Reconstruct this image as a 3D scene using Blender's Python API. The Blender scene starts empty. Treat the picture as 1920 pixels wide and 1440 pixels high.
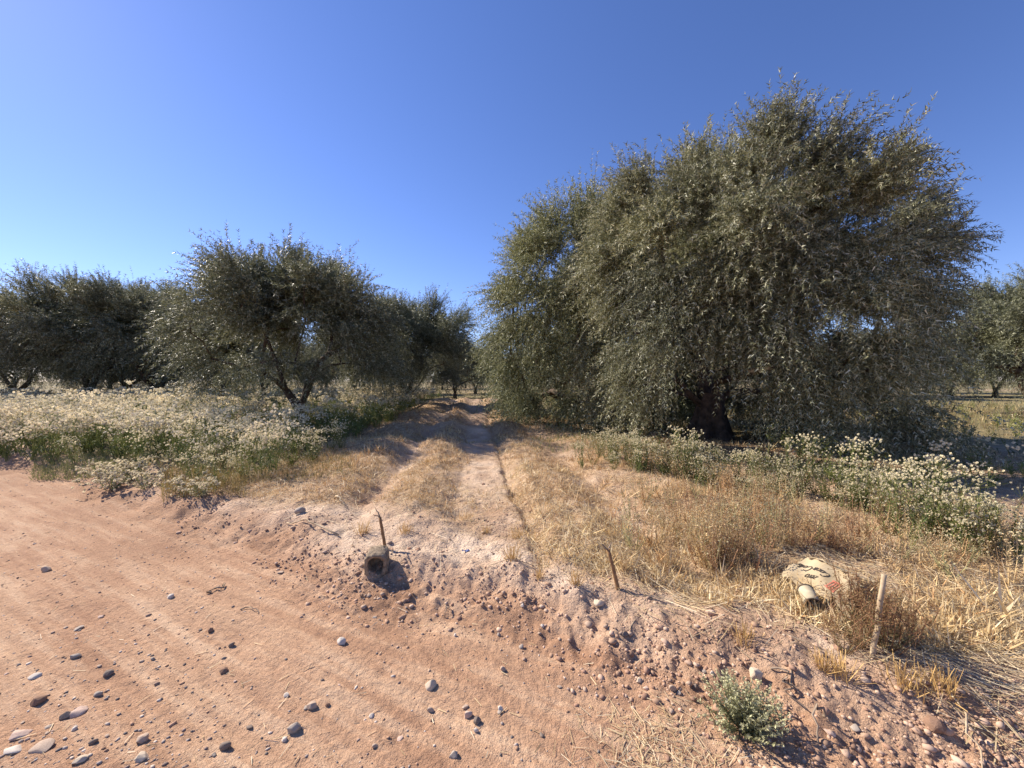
import bpy, bmesh, math, random
import numpy as np
from mathutils import Vector, Matrix, Euler

# ------------------------------------------------------------------ camera, sky, sun, exposure
sc = bpy.context.scene
COL = sc.collection
CAM_Z = 1.55
FPX = 722.0                      # focal length in pixels of the 1920 px wide photograph
HOR = 715.0                      # horizon row in the photograph

cam_d = bpy.data.cameras.new('camera')
cam_d.sensor_width = 36.0
cam_d.lens = 36.0 * FPX / 1920.0
cam_d.clip_start = 0.05
cam_d.clip_end = 6000.0
cam = bpy.data.objects.new('camera', cam_d)
cam.location = (0, 0, CAM_Z)
cam.rotation_euler = (math.radians(90.0) - math.atan((720 - HOR) / FPX), 0, 0)
COL.objects.link(cam)
sc.camera = cam

SUN_AZ = math.radians(61.0)      # to the left of the viewing direction (+Y)
SUN_EL = math.radians(37.0)

world = bpy.data.worlds.new('World')
sc.world = world
world.use_nodes = True
world.cycles.sampling_method = 'MANUAL'; world.cycles.sample_map_resolution = 512
wn = world.node_tree
wn.nodes.clear()
w_out = wn.nodes.new('ShaderNodeOutputWorld')
w_bg = wn.nodes.new('ShaderNodeBackground')
w_sky = wn.nodes.new('ShaderNodeTexSky')
w_hsv = wn.nodes.new('ShaderNodeHueSaturation')
w_tint = wn.nodes.new('ShaderNodeMix'); w_tint.data_type = 'RGBA'; w_tint.blend_type = 'MULTIPLY'
w_tint.inputs[0].default_value = 1.0; w_tint.inputs[7].default_value = (0.77, 0.75, 1.0, 1)
w_sky.sky_type = 'NISHITA'
w_sky.sun_disc = False
w_sky.sun_elevation = SUN_EL
w_sky.sun_rotation = -SUN_AZ
w_sky.altitude = 500.0
w_sky.air_density = 1.0
w_sky.dust_density = 0.12
w_sky.ozone_density = 2.2
w_hsv.inputs['Saturation'].default_value = 1.10
w_bg.inputs['Strength'].default_value = 0.108
wn.links.new(w_sky.outputs[0], w_hsv.inputs['Color'])
wn.links.new(w_hsv.outputs[0], w_tint.inputs[6])
wn.links.new(w_tint.outputs[2], w_bg.inputs['Color'])
wn.links.new(w_bg.outputs[0], w_out.inputs['Surface'])

sun_d = bpy.data.lights.new('sun', 'SUN')
sun_d.energy = 5.0
sun_d.angle = math.radians(0.53)
sun_d.color = (1.0, 0.90, 0.77)
sun = bpy.data.objects.new('sun', sun_d)
to_sun = Vector((-math.sin(SUN_AZ) * math.cos(SUN_EL), math.cos(SUN_AZ) * math.cos(SUN_EL), math.sin(SUN_EL)))
sun.rotation_euler = to_sun.to_track_quat('Z', 'Y').to_euler()
sun.location = (-20, 10, 20)
COL.objects.link(sun)

vs = sc.view_settings
vs.view_transform = 'Standard'
vs.look = 'None'
vs.exposure = 0.78
vs.gamma = 1.0
vs.use_curve_mapping = False
sc.cycles.max_bounces = 4
sc.cycles.diffuse_bounces = 2
sc.cycles.glossy_bounces = 2
sc.cycles.transmission_bounces = 3
sc.cycles.transparent_max_bounces = 4

BX, BY = 4.66, 9.1               # foot of the big olive
rng = np.random.default_rng(7)
random.seed(7)

# ------------------------------------------------------------------ noise and terrain
def _hash(ix, iy, seed):
    h = (ix.astype(np.int64) * 374761393 + iy.astype(np.int64) * 668265263 + seed * 974634777) & 0xFFFFFFFF
    h = ((h ^ (h >> 13)) * 1274126177) & 0xFFFFFFFF
    h = h ^ (h >> 16)
    return (h & 0xFFFFFF) / float(0xFFFFFF)

def vnoise(x, y, seed=0):
    x = np.asarray(x, float); y = np.asarray(y, float)
    ix = np.floor(x); iy = np.floor(y)
    fx = x - ix; fy = y - iy
    fx = fx * fx * (3 - 2 * fx); fy = fy * fy * (3 - 2 * fy)
    a = _hash(ix, iy, seed); b = _hash(ix + 1, iy, seed)
    c = _hash(ix, iy + 1, seed); d = _hash(ix + 1, iy + 1, seed)
    return (a + (b - a) * fx) * (1 - fy) + (c + (d - c) * fx) * fy

def fbm(x, y, octaves=3, seed=0):
    t = 0.0; amp = 0.5; tot = 0.0
    for o in range(octaves):
        t = t + amp * vnoise(np.asarray(x) * 2 ** o + 17.3 * o, np.asarray(y) * 2 ** o - 9.1 * o, seed + o)
        tot += amp; amp *= 0.5
    return t / tot - 0.5

def sstep(a, b, x):
    t = np.clip((np.asarray(x, float) - a) / (b - a), 0, 1)
    return t * t * (3 - 2 * t)

def lane_u(x, y):
    return x + 0.097 * y

def road_s(x, y):                # signed distance from the crest of the bank; road is negative
    return (y + 0.5 * x - 2.78) / 1.118 + 0.55 * fbm(x * 0.9, y * 0.9, 2, 3)

_ru = np.array([-6, -3.2, -2.6, -2.2, -1.85, -1.55, -1.25, -1.0, -0.65, -0.42, -0.2, 0.36, 0.42, 0.50, 0.60, 0.75, 1.1, 1.4, 1.65, 1.95, 2.4, 3.2, 6])
_rh = np.array([0.0, 0.02, 0.04, 0.10, 0.13, 0.07, -0.05, 0.07, 0.15, 0.07, -0.03, -0.01, -0.01, -0.075, 0.02, 0.10, 0.11, 0.01, -0.05, 0.03, 0.07, 0.03, 0.0])

def H(x, y):
    x = np.asarray(x, float); y = np.asarray(y, float)
    r = np.hypot(x, y)
    u = lane_u(x, y) + 0.10 * fbm(x * 0.8, y * 0.8, 2, 11) + 0.07 * fbm(x * 4, y * 4, 2, 13)
    s = road_s(x, y)
    front = sstep(-2.0, 0.5, y)
    fld = sstep(-0.50, 0.08, s)
    h = 0.14 * fld
    h = h + 0.05 * np.exp(-((s - 0.05) / 0.16) ** 2) * sstep(-3.2, -2.0, x) * (1 - sstep(2.6, 3.6, x)) * (0.7 + 1.2 * fbm(x * 1.3, y * 1.3, 2, 8))
    near = sstep(0.1, 1.0, s) * (1 - sstep(26, 40, y)) * front
    h = h + np.interp(u, _ru, _rh) * 0.85 * near
    lane = sstep(-3.6, -2.6, u) * (1 - sstep(1.9, 2.8, u))
    for yc, a, w in ((8.6, 0.07, 0.5), (11.4, 0.13, 0.55), (14.6, 0.24, 0.6), (19.5, 0.24, 0.7), (25.0, 0.26, 0.8)):
        h = h + a * np.exp(-((y - yc + 0.5 * fbm(x * 0.7, y * 0.2, 2, 21)) / w) ** 2) * lane
        h = h - 0.6 * a * np.exp(-((y - yc + 1.7) / (w * 1.3)) ** 2) * lane
    # low bank of red soil round the big trunk
    d = np.hypot(x - BX, y - BY)
    h = h + 0.14 * np.exp(-((d - 1.6) / 0.6) ** 2) + 0.10 * np.exp(-(d / 1.0) ** 2)
    lod = 1 - sstep(30, 60, r)
    h = h + lod * fld * (0.07 * fbm(x * 1.4, y * 1.4, 2, 31) + 0.07 * fbm(x * 5, y * 5, 3, 33))
    lodn = 1 - sstep(8, 16, r)
    h = h + lodn * (0.25 + 0.75 * fld) * 0.022 * fbm(x * 18, y * 18, 2, 35)
    # bank slope: crumbled, eroded
    bank = np.exp(-((s + 0.22) / 0.30) ** 2)
    h = h + lodn * bank * (0.09 * fbm(x * 5.5, y * 5.5, 3, 41) + 0.045 * fbm(x * 24, y * 24, 2, 43))
    # road: wheel tracks along the bank and gentle unevenness
    a = (x * 0.894 - y * 0.447)
    road = 1 - fld
    h = h + road * lod * (0.03 * fbm(a * 0.5, s * 2.2, 3, 51) - 0.02 * np.exp(-((s + 1.5) / 0.28) ** 2) - 0.02 * np.exp(-((s + 3.0) / 0.3) ** 2)
                          + 0.018 * fbm(a * 4, s * 12, 3, 53) + 0.008 * lodn * fbm(x * 30, y * 30, 2, 55))
    return h

def px_ground(px, py):
    """world point where the ray through photo pixel (px,py) meets the terrain"""
    dx = (px - 960) / FPX; dz = -(py - HOR) / FPX
    t = np.linspace(0.8, 45, 9000)
    hz = CAM_Z + dz * t - H(dx * t, t)
    k = np.argmax(hz <= 0)
    if hz[k] > 0: k = -1
    tt = t[k]
    return Vector((dx * tt, tt, float(H(dx * tt, tt))))

def px_at(px, py, depth):
    return Vector(((px - 960) / FPX * depth, depth, CAM_Z - (py - HOR) / FPX * depth))

# ------------------------------------------------------------------ mesh helpers
def quad_mesh(name, V, Q, col=None, mat=None, smooth=False):
    V = np.ascontiguousarray(V, np.float32); Q = np.ascontiguousarray(Q, np.int32)
    me = bpy.data.meshes.new(name)
    me.vertices.add(len(V)); me.vertices.foreach_set('co', V.ravel())
    n = len(Q)
    me.loops.add(n * 4); me.loops.foreach_set('vertex_index', Q.ravel())
    me.polygons.add(n)
    me.polygons.foreach_set('loop_start', np.arange(0, n * 4, 4, dtype=np.int32))
    me.polygons.foreach_set('loop_total', np.full(n, 4, np.int32))
    if smooth: me.polygons.foreach_set('use_smooth', np.ones(n, bool))
    if col is not None:
        at = me.attributes.new('Col', 'FLOAT_COLOR', 'FACE')
        c4 = np.ones((n, 4), np.float32); c4[:, :3] = col
        at.data.foreach_set('color', c4.ravel())
    if mat: me.materials.append(mat)
    me.update(calc_edges=True)
    return me

def tri_mesh(name, V, F, mat, smooth=False, col=None):
    me = bpy.data.meshes.new(name)
    V = np.ascontiguousarray(V, np.float32); F = np.ascontiguousarray(F, np.int32); n = len(F)
    me.vertices.add(len(V)); me.vertices.foreach_set('co', V.ravel())
    me.loops.add(n * 3); me.loops.foreach_set('vertex_index', F.ravel())
    me.polygons.add(n); me.polygons.foreach_set('loop_start', np.arange(0, n * 3, 3, dtype=np.int32)); me.polygons.foreach_set('loop_total', np.full(n, 3, np.int32))
    if smooth: me.polygons.foreach_set('use_smooth', np.ones(n, bool))
    if col is not None:
        at = me.attributes.new('Col', 'FLOAT_COLOR', 'FACE'); c4 = np.ones((n, 4), np.float32); c4[:, :3] = col; at.data.foreach_set('color', c4.ravel())
    me.materials.append(mat); me.update(calc_edges=True); return me

def obj(name, me, parent=None, loc=None, rot=None, scale=None):
    o = bpy.data.objects.new(name, me)
    COL.objects.link(o)
    if parent: o.parent = parent
    if loc is not None: o.location = loc
    if rot is not None: o.rotation_euler = rot
    if scale is not None: o.scale = (scale,) * 3 if np.isscalar(scale) else scale
    return o

def tag(o, label=None, cat=None, group=None, kind=None):
    if label: o['label'] = label
    if cat: o['category'] = cat
    if group: o['group'] = group
    if kind: o['kind'] = kind
    return o

def nrm(a):
    return a / np.maximum(np.linalg.norm(a, axis=-1, keepdims=True), 1e-9)

class Quads:
    def __init__(self): self.V = []; self.Q = []; self.C = []; self.n = 0
    def add(self, verts, col):          # verts (N,4,3), col (N,3)
        N = len(verts)
        if N == 0: return
        self.V.append(verts.reshape(-1, 3))
        self.Q.append(np.arange(N * 4).reshape(-1, 4) + self.n)
        self.C.append(np.broadcast_to(col, (N, 3)))
        self.n += N * 4
    def add_mesh(self, V, Q, C):
        self.V.append(V); self.Q.append(Q + self.n); self.C.append(C); self.n += len(V)
    def arrays(self):
        return np.concatenate(self.V), np.concatenate(self.Q), np.concatenate(self.C)
    def mesh(self, name, mat, smooth=False):
        V, Q, C = self.arrays()
        return quad_mesh(name, V, Q, C, mat, smooth)

def leaf_quads(P, D, S, L, W, mid=0.45):
    L = np.asarray(L)[..., None]; W = np.asarray(W)[..., None]
    m = P + D * L * mid
    return np.stack([P, m + S * W * 0.5, P + D * L, m - S * W * 0.5], axis=-2)

def ribbon(p0, p1, S, w0, w1):
    w0 = np.asarray(w0)[..., None]; w1 = np.asarray(w1)[..., None]
    return np.stack([p0 - S * w0 / 2, p0 + S * w0 / 2, p1 + S * w1 / 2, p1 - S * w1 / 2], axis=-2)

def merge_instances(templates, pos, rot, scl, pick, tint=None):
    """place arrays (V,Q,C) at many spots -> one V,Q,C"""
    out = Quads()
    for k, (V, Q, C) in enumerate(templates):
        idx = np.nonzero(pick == k)[0]
        if len(idx) == 0: continue
        c = np.cos(rot[idx])[:, None]; s = np.sin(rot[idx])[:, None]; sc_ = scl[idx][:, None]
        X = (V[None, :, 0] * c - V[None, :, 1] * s) * sc_ + pos[idx, 0][:, None]
        Y = (V[None, :, 0] * s + V[None, :, 1] * c) * sc_ + pos[idx, 1][:, None]
        Z = V[None, :, 2] * sc_ + pos[idx, 2][:, None]
        VV = np.stack([X, Y, Z], -1).reshape(-1, 3)
        QQ = (Q[None] + (np.arange(len(idx)) * len(V))[:, None, None]).reshape(-1, 4)
        CC = np.broadcast_to(C[None], (len(idx),) + C.shape)
        if tint is not None: CC = CC * tint[idx][:, None, :]
        out.add_mesh(VV, QQ, CC.reshape(-1, 3))
    return out

# ------------------------------------------------------------------ materials
def new_mat(name):
    m = bpy.data.materials.new(name); m.use_nodes = True
    nt = m.node_tree; nt.nodes.clear()
    return m, nt

def N(nt, t, **kw):
    n = nt.nodes.new(t)
    for k, v in kw.items(): setattr(n, k, v)
    return n

def leaf_material(name, trans=0.25, rough=0.5, spec=0.35):
    m, nt = new_mat(name)
    out = N(nt, 'ShaderNodeOutputMaterial')
    at = N(nt, 'ShaderNodeAttribute', attribute_name='Col')
    p = N(nt, 'ShaderNodeBsdfPrincipled')
    p.inputs['Roughness'].default_value = rough
    p.inputs['Specular IOR Level'].default_value = spec
    tr = N(nt, 'ShaderNodeBsdfTranslucent')
    mx = N(nt, 'ShaderNodeMixShader'); mx.inputs[0].default_value = trans
    nt.links.new(at.outputs['Color'], p.inputs['Base Color'])
    nt.links.new(at.outputs['Color'], tr.inputs['Color'])
    nt.links.new(p.outputs[0], mx.inputs[1]); nt.links.new(tr.outputs[0], mx.inputs[2])
    nt.links.new(mx.outputs[0], out.inputs['Surface'])
    return m

M_LEAF = leaf_material('olive_leaf', 0.20, 0.5, 0.3)
M_WEED = leaf_material('weed', 0.25, 0.65, 0.2)
M_FLUFF = leaf_material('seed_fluff', 0.35, 0.9, 0.05)
M_STRAW = leaf_material('straw', 0.18, 0.55, 0.3)

def noise_mat(name, c1, c2, scale, rough=0.85, bump=0.3, bscale=None, detail=6, c3=None, dist=0.02):
    m, nt = new_mat(name)
    out = N(nt, 'ShaderNodeOutputMaterial'); p = N(nt, 'ShaderNodeBsdfPrincipled')
    tc = N(nt, 'ShaderNodeTexCoord')
    n1 = N(nt, 'ShaderNodeTexNoise'); n1.inputs['Scale'].default_value = scale; n1.inputs['Detail'].default_value = detail
    rp = N(nt, 'ShaderNodeValToRGB')
    rp.color_ramp.elements[0].position = 0.3; rp.color_ramp.elements[0].color = (*c1, 1)
    rp.color_ramp.elements[1].position = 0.7; rp.color_ramp.elements[1].color = (*c2, 1)
    if c3:
        e = rp.color_ramp.elements.new(0.8); e.color = (*c3, 1)
    n2 = N(nt, 'ShaderNodeTexNoise'); n2.inputs['Scale'].default_value = bscale or scale * 3; n2.inputs['Detail'].default_value = 6
    b = N(nt, 'ShaderNodeBump'); b.inputs['Strength'].default_value = bump; b.inputs['Distance'].default_value = dist
    p.inputs['Roughness'].default_value = rough
    p.inputs['Specular IOR Level'].default_value = 0.2
    for n in (n1, n2): nt.links.new(tc.outputs['Object'], n.inputs['Vector'])
    nt.links.new(n1.outputs['Fac'], rp.inputs['Fac'])
    nt.links.new(rp.outputs['Color'], p.inputs['Base Color'])
    nt.links.new(n2.outputs['Fac'], b.inputs['Height']); nt.links.new(b.outputs[0], p.inputs['Normal'])
    nt.links.new(p.outputs[0], out.inputs['Surface'])
    return m

M_BARK = noise_mat('olive_bark', (0.04, 0.03, 0.022), (0.13, 0.092, 0.066), 9, 0.9, 0.8, 22)

def ground_material():
    m, nt = new_mat('ground_soil')
    L = nt.links.new
    out = N(nt, 'ShaderNodeOutputMaterial'); p = N(nt, 'ShaderNodeBsdfPrincipled')
    tc = N(nt, 'ShaderNodeTexCoord')
    def noise(scale, detail=5, rough=0.55, vec=None):
        n = N(nt, 'ShaderNodeTexNoise'); n.inputs['Scale'].default_value = scale
        n.inputs['Detail'].default_value = detail; n.inputs['Roughness'].default_value = rough
        L(vec or tc.outputs['Object'], n.inputs['Vector']); return n.outputs['Fac']
    def ramp(fac, stops):
        r = N(nt, 'ShaderNodeValToRGB'); els = r.color_ramp.elements
        els[0].position, els[0].color = stops[0][0], (*stops[0][1], 1)
        els[1].position, els[1].color = stops[-1][0], (*stops[-1][1], 1)
        for pos, c in stops[1:-1]:
            e = els.new(pos); e.color = (*c, 1)
        L(fac, r.inputs['Fac']); return r.outputs['Color']
    def mix(f, a, b, mode='MIX'):
        n = N(nt, 'ShaderNodeMix', data_type='RGBA', blend_type=mode)
        if isinstance(f, float): n.inputs[0].default_value = f
        else: L(f, n.inputs[0])
        for v, i in ((a, 6), (b, 7)):
            if isinstance(v, tuple): n.inputs[i].default_value = (*v, 1)
            else: L(v, n.inputs[i])
        return n.outputs[2]
    def attr(nm):
        a = N(nt, 'ShaderNodeAttribute', attribute_name=nm); return a.outputs['Fac']
    mp = N(nt, 'ShaderNodeMapping', vector_type='TEXTURE'); mp.inputs['Rotation'].default_value = (0, 0, math.radians(-26.6))
    mp.inputs['Scale'].default_value = (2.8, 0.62, 1)
    L(tc.outputs['Object'], mp.inputs['Vector'])
    streak = noise(1.6, 6, 0.6, mp.outputs[0])
    road = ramp(streak, [(0.30, (0.285, 0.155, 0.09)), (0.48, (0.45, 0.27, 0.165)), (0.64, (0.61, 0.42, 0.27))])
    road = mix(0.35, road, ramp(noise(2.3, 4), [(0.35, (0.38, 0.21, 0.13)), (0.65, (0.60, 0.385, 0.245))]))
    mp2 = N(nt, 'ShaderNodeMapping', vector_type='TEXTURE'); mp2.inputs['Rotation'].default_value = (0, 0, math.radians(-26.6)); mp2.inputs['Scale'].default_value = (1.6, 0.15, 1)
    L(tc.outputs['Object'], mp2.inputs['Vector'])
    fine = noise(1.4, 5, 0.65, mp2.outputs[0])
    road = mix(0.40, road, ramp(fine, [(0.36, (0.34, 0.19, 0.115)), (0.5, (0.53, 0.33, 0.205)), (0.62, (0.72, 0.52, 0.35))]))
    field = ramp(noise(2.0, 6, 0.62), [(0.30, (0.40, 0.26, 0.175)), (0.5, (0.59, 0.43, 0.305)), (0.68, (0.72, 0.57, 0.43))])
    strawc = ramp(noise(9.0, 6, 0.7), [(0.34, (0.25, 0.15, 0.085)), (0.52, (0.46, 0.31, 0.18)), (0.68, (0.62, 0.47, 0.31))])
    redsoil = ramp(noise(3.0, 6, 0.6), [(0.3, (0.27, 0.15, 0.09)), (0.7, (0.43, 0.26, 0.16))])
    c = mix(attr('road'), field, road)
    c = mix(attr('straw'), c, strawc)
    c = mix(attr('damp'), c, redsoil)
    c = mix(attr('veg'), c, ramp(noise(6.0, 6, 0.7), [(0.3, (0.10, 0.085, 0.04)), (0.55, (0.22, 0.19, 0.09)), (0.75, (0.36, 0.28, 0.15))]))
    grit = noise(95.0, 4, 0.7)
    c = mix(0.45, c, ramp(grit, [(0.30, (0.28, 0.26, 0.24)), (0.5, (0.5, 0.5, 0.5)), (0.70, (0.68, 0.66, 0.63))]), 'OVERLAY')
    L(c, p.inputs['Base Color'])
    p.inputs['Roughness'].default_value = 0.92
    p.inputs['Specular IOR Level'].default_value = 0.12
    b1 = N(nt, 'ShaderNodeBump'); b1.inputs['Strength'].default_value = 0.9; b1.inputs['Distance'].default_value = 0.03
    b2 = N(nt, 'ShaderNodeBump'); b2.inputs['Strength'].default_value = 0.8; b2.inputs['Distance'].default_value = 0.008
    L(noise(28.0, 6, 0.65), b1.inputs['Height']); L(noise(150.0, 3, 0.6), b2.inputs['Height'])
    vor = N(nt, 'ShaderNodeTexVoronoi'); vor.inputs['Scale'].default_value = 48.0
    L(tc.outputs['Object'], vor.inputs['Vector'])
    b3 = N(nt, 'ShaderNodeBump'); b3.invert = True; b3.inputs['Distance'].default_value = 0.012
    sub = N(nt, 'ShaderNodeMath', operation='SUBTRACT', use_clamp=True); sub.inputs[0].default_value = 0.85; L(attr('road'), sub.inputs[1])
    L(sub.outputs[0], b3.inputs['Strength']); L(vor.outputs['Distance'], b3.inputs['Height']); L(b3.outputs[0], b1.inputs['Normal'])
    L(b1.outputs[0], b2.inputs['Normal']); L(b2.outputs[0], p.inputs['Normal'])
    L(p.outputs[0], out.inputs['Surface'])
    return m
M_GROUND = ground_material()

# ------------------------------------------------------------------ ground sheet
def straw_mask(x, y):
    u = lane_u(x, y) + 0.10 * fbm(x * 0.8, y * 0.8, 2, 11)
    s = road_s(x, y)
    prof = np.interp(u, [-4, -3.2, -2.2, -1.5, -1.25, -1.05, -0.8, -0.4, -0.18, 0.1, 0.3, 0.45, 0.58, 0.8, 1.3, 1.55, 1.75, 2.1, 3.0, 6, 20],
                     [0.6, 0.95, 1.0, 0.9, 0.25, 0.7, 1.0, 0.8, 0.42, 0.16, 0.22, 0.5, 0.9, 1.0, 0.95, 0.5, 0.45, 0.85, 0.8, 0.5, 0.4])
    edge = np.interp(x, [-6, -3, -1.6, -0.6, 0.2, 1.2, 2.2, 4], [0.0, 0.05, 0.42, 0.62, 0.25, 0.10, 0.06, 0.05])
    return np.clip(prof * sstep(edge - 0.1, edge + 0.45, s) + 0.9 * fbm(x * 1.9, y * 1.9, 3, 61), 0, 1) * sstep(edge - 0.15, edge + 0.3, s)

def build_ground():
    rad = np.concatenate([np.linspace(0.02, 1.0, 12)[:-1], np.geomspace(1.0, 14, 370)[:-1],
                          np.geomspace(14, 60, 60)[:-1], np.geomspace(60, 4000, 26)])
    f = np.radians(62.0)
    ang = np.concatenate([np.linspace(-f, f, 461), np.linspace(f, 2 * np.pi - f, 62)[1:-1]])
    na, nr = len(ang), len(rad)
    A, R = np.meshgrid(ang, rad)
    X = R * np.sin(A); Y = R * np.cos(A)
    Z = H(X, Y)
    V = np.stack([X, Y, Z], -1).reshape(-1, 3)
    i = np.arange(nr - 1)[:, None]; j = np.arange(na)[None, :]; j2 = (j + 1) % na
    Q = np.stack([i * na + j, i * na + j2, (i + 1) * na + j2, (i + 1) * na + j], -1).reshape(-1, 4)[:, ::-1]
    me = quad_mesh('ground', V, Q, None, M_GROUND, True)
    x = V[:, 0]; y = V[:, 1]
    s = road_s(x, y)
    road = 1 - sstep(-0.35, 0.12, s + 0.25 * fbm(x * 4, y * 4, 3, 71))
    straw = straw_mask(x, y)
    damp = np.clip(sstep(0.03, 0.28, fbm(x * 0.8 + 3, y * 0.8, 3, 81)) * 0.6 + np.exp(-((s + 0.35) / 0.28) ** 2) * sstep(-0.05, 0.25, fbm(x * 2.2, y * 2.2, 3, 83)) , 0, 0.85) * (1 - 0.8 * straw)
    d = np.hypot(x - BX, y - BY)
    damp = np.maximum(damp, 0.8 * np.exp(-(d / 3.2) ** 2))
    damp = np.maximum(damp, 0.8 * np.exp(-((s + 0.45) / 0.55) ** 2) * (1 - sstep(-4.0, -2.0, x)) * (0.7 + 1.2 * fbm(x * 1.5, y * 1.5, 3, 85)))
    u = lane_u(x, y)
    veg = sstep(0.25, 0.9, s) * np.maximum(1 - sstep(-3.6, -2.8, u), sstep(2.4, 4.5, u) * sstep(6, 10, y))
    veg = np.maximum(veg, sstep(26, 34, y)) * (0.9 - 0.5 * sstep(0.0, 0.3, fbm(x * 0.25, y * 0.25, 3, 87)))
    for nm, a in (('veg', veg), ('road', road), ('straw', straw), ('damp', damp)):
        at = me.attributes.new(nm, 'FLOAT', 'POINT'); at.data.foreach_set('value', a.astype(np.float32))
    return tag(obj('ground', me), 'reddish dirt road and furrowed pale soil of the grove', kind='structure')
build_ground()

# ------------------------------------------------------------------ olive trees
def fib_dirs(n, r):
    k = np.arange(n) + 0.5
    z = 1 - 2 * k / n
    ph = k * 2.399963 + r.uniform(0, 6.28)
    q = np.sqrt(1 - z * z)
    d = np.stack([q * np.cos(ph), q * np.sin(ph), z], -1)
    return nrm(d + r.normal(0, 0.12, (n, 3)))

def tube_segments(segs, sides=6):
    """segs: list of (p0,p1,r0,r1) -> one V,Q"""
    if len(segs) == 0: return np.zeros((0, 3)), np.zeros((0, 4), int)
    P0 = np.array([s[0] for s in segs]); P1 = np.array([s[1] for s in segs])
    R0 = np.array([s[2] for s in segs]); R1 = np.array([s[3] for s in segs])
    D = nrm(P1 - P0); P0 = P0 - D * R0[:, None] * 0.3
    ref = np.where(np.abs(D[:, 2:3]) > 0.9, np.array([[1.0, 0, 0]]), np.array([[0, 0, 1.0]]))
    A = nrm(np.cross(D, ref)); B = np.cross(D, A)
    th = np.arange(sides) * 2 * np.pi / sides
    ring = A[:, None] * np.cos(th)[None, :, None] + B[:, None] * np.sin(th)[None, :, None]
    V = np.concatenate([P0[:, None] + ring * R0[:, None, None], P1[:, None] + ring * R1[:, None, None]], 1)
    j = np.arange(sides); j2 = (j + 1) % sides
    q = np.stack([j, j2, j2 + sides, j + sides], -1)
    Q = (q[None] + (np.arange(len(segs)) * 2 * sides)[:, None, None]).reshape(-1, 4)
    return V.reshape(-1, 3), Q

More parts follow.
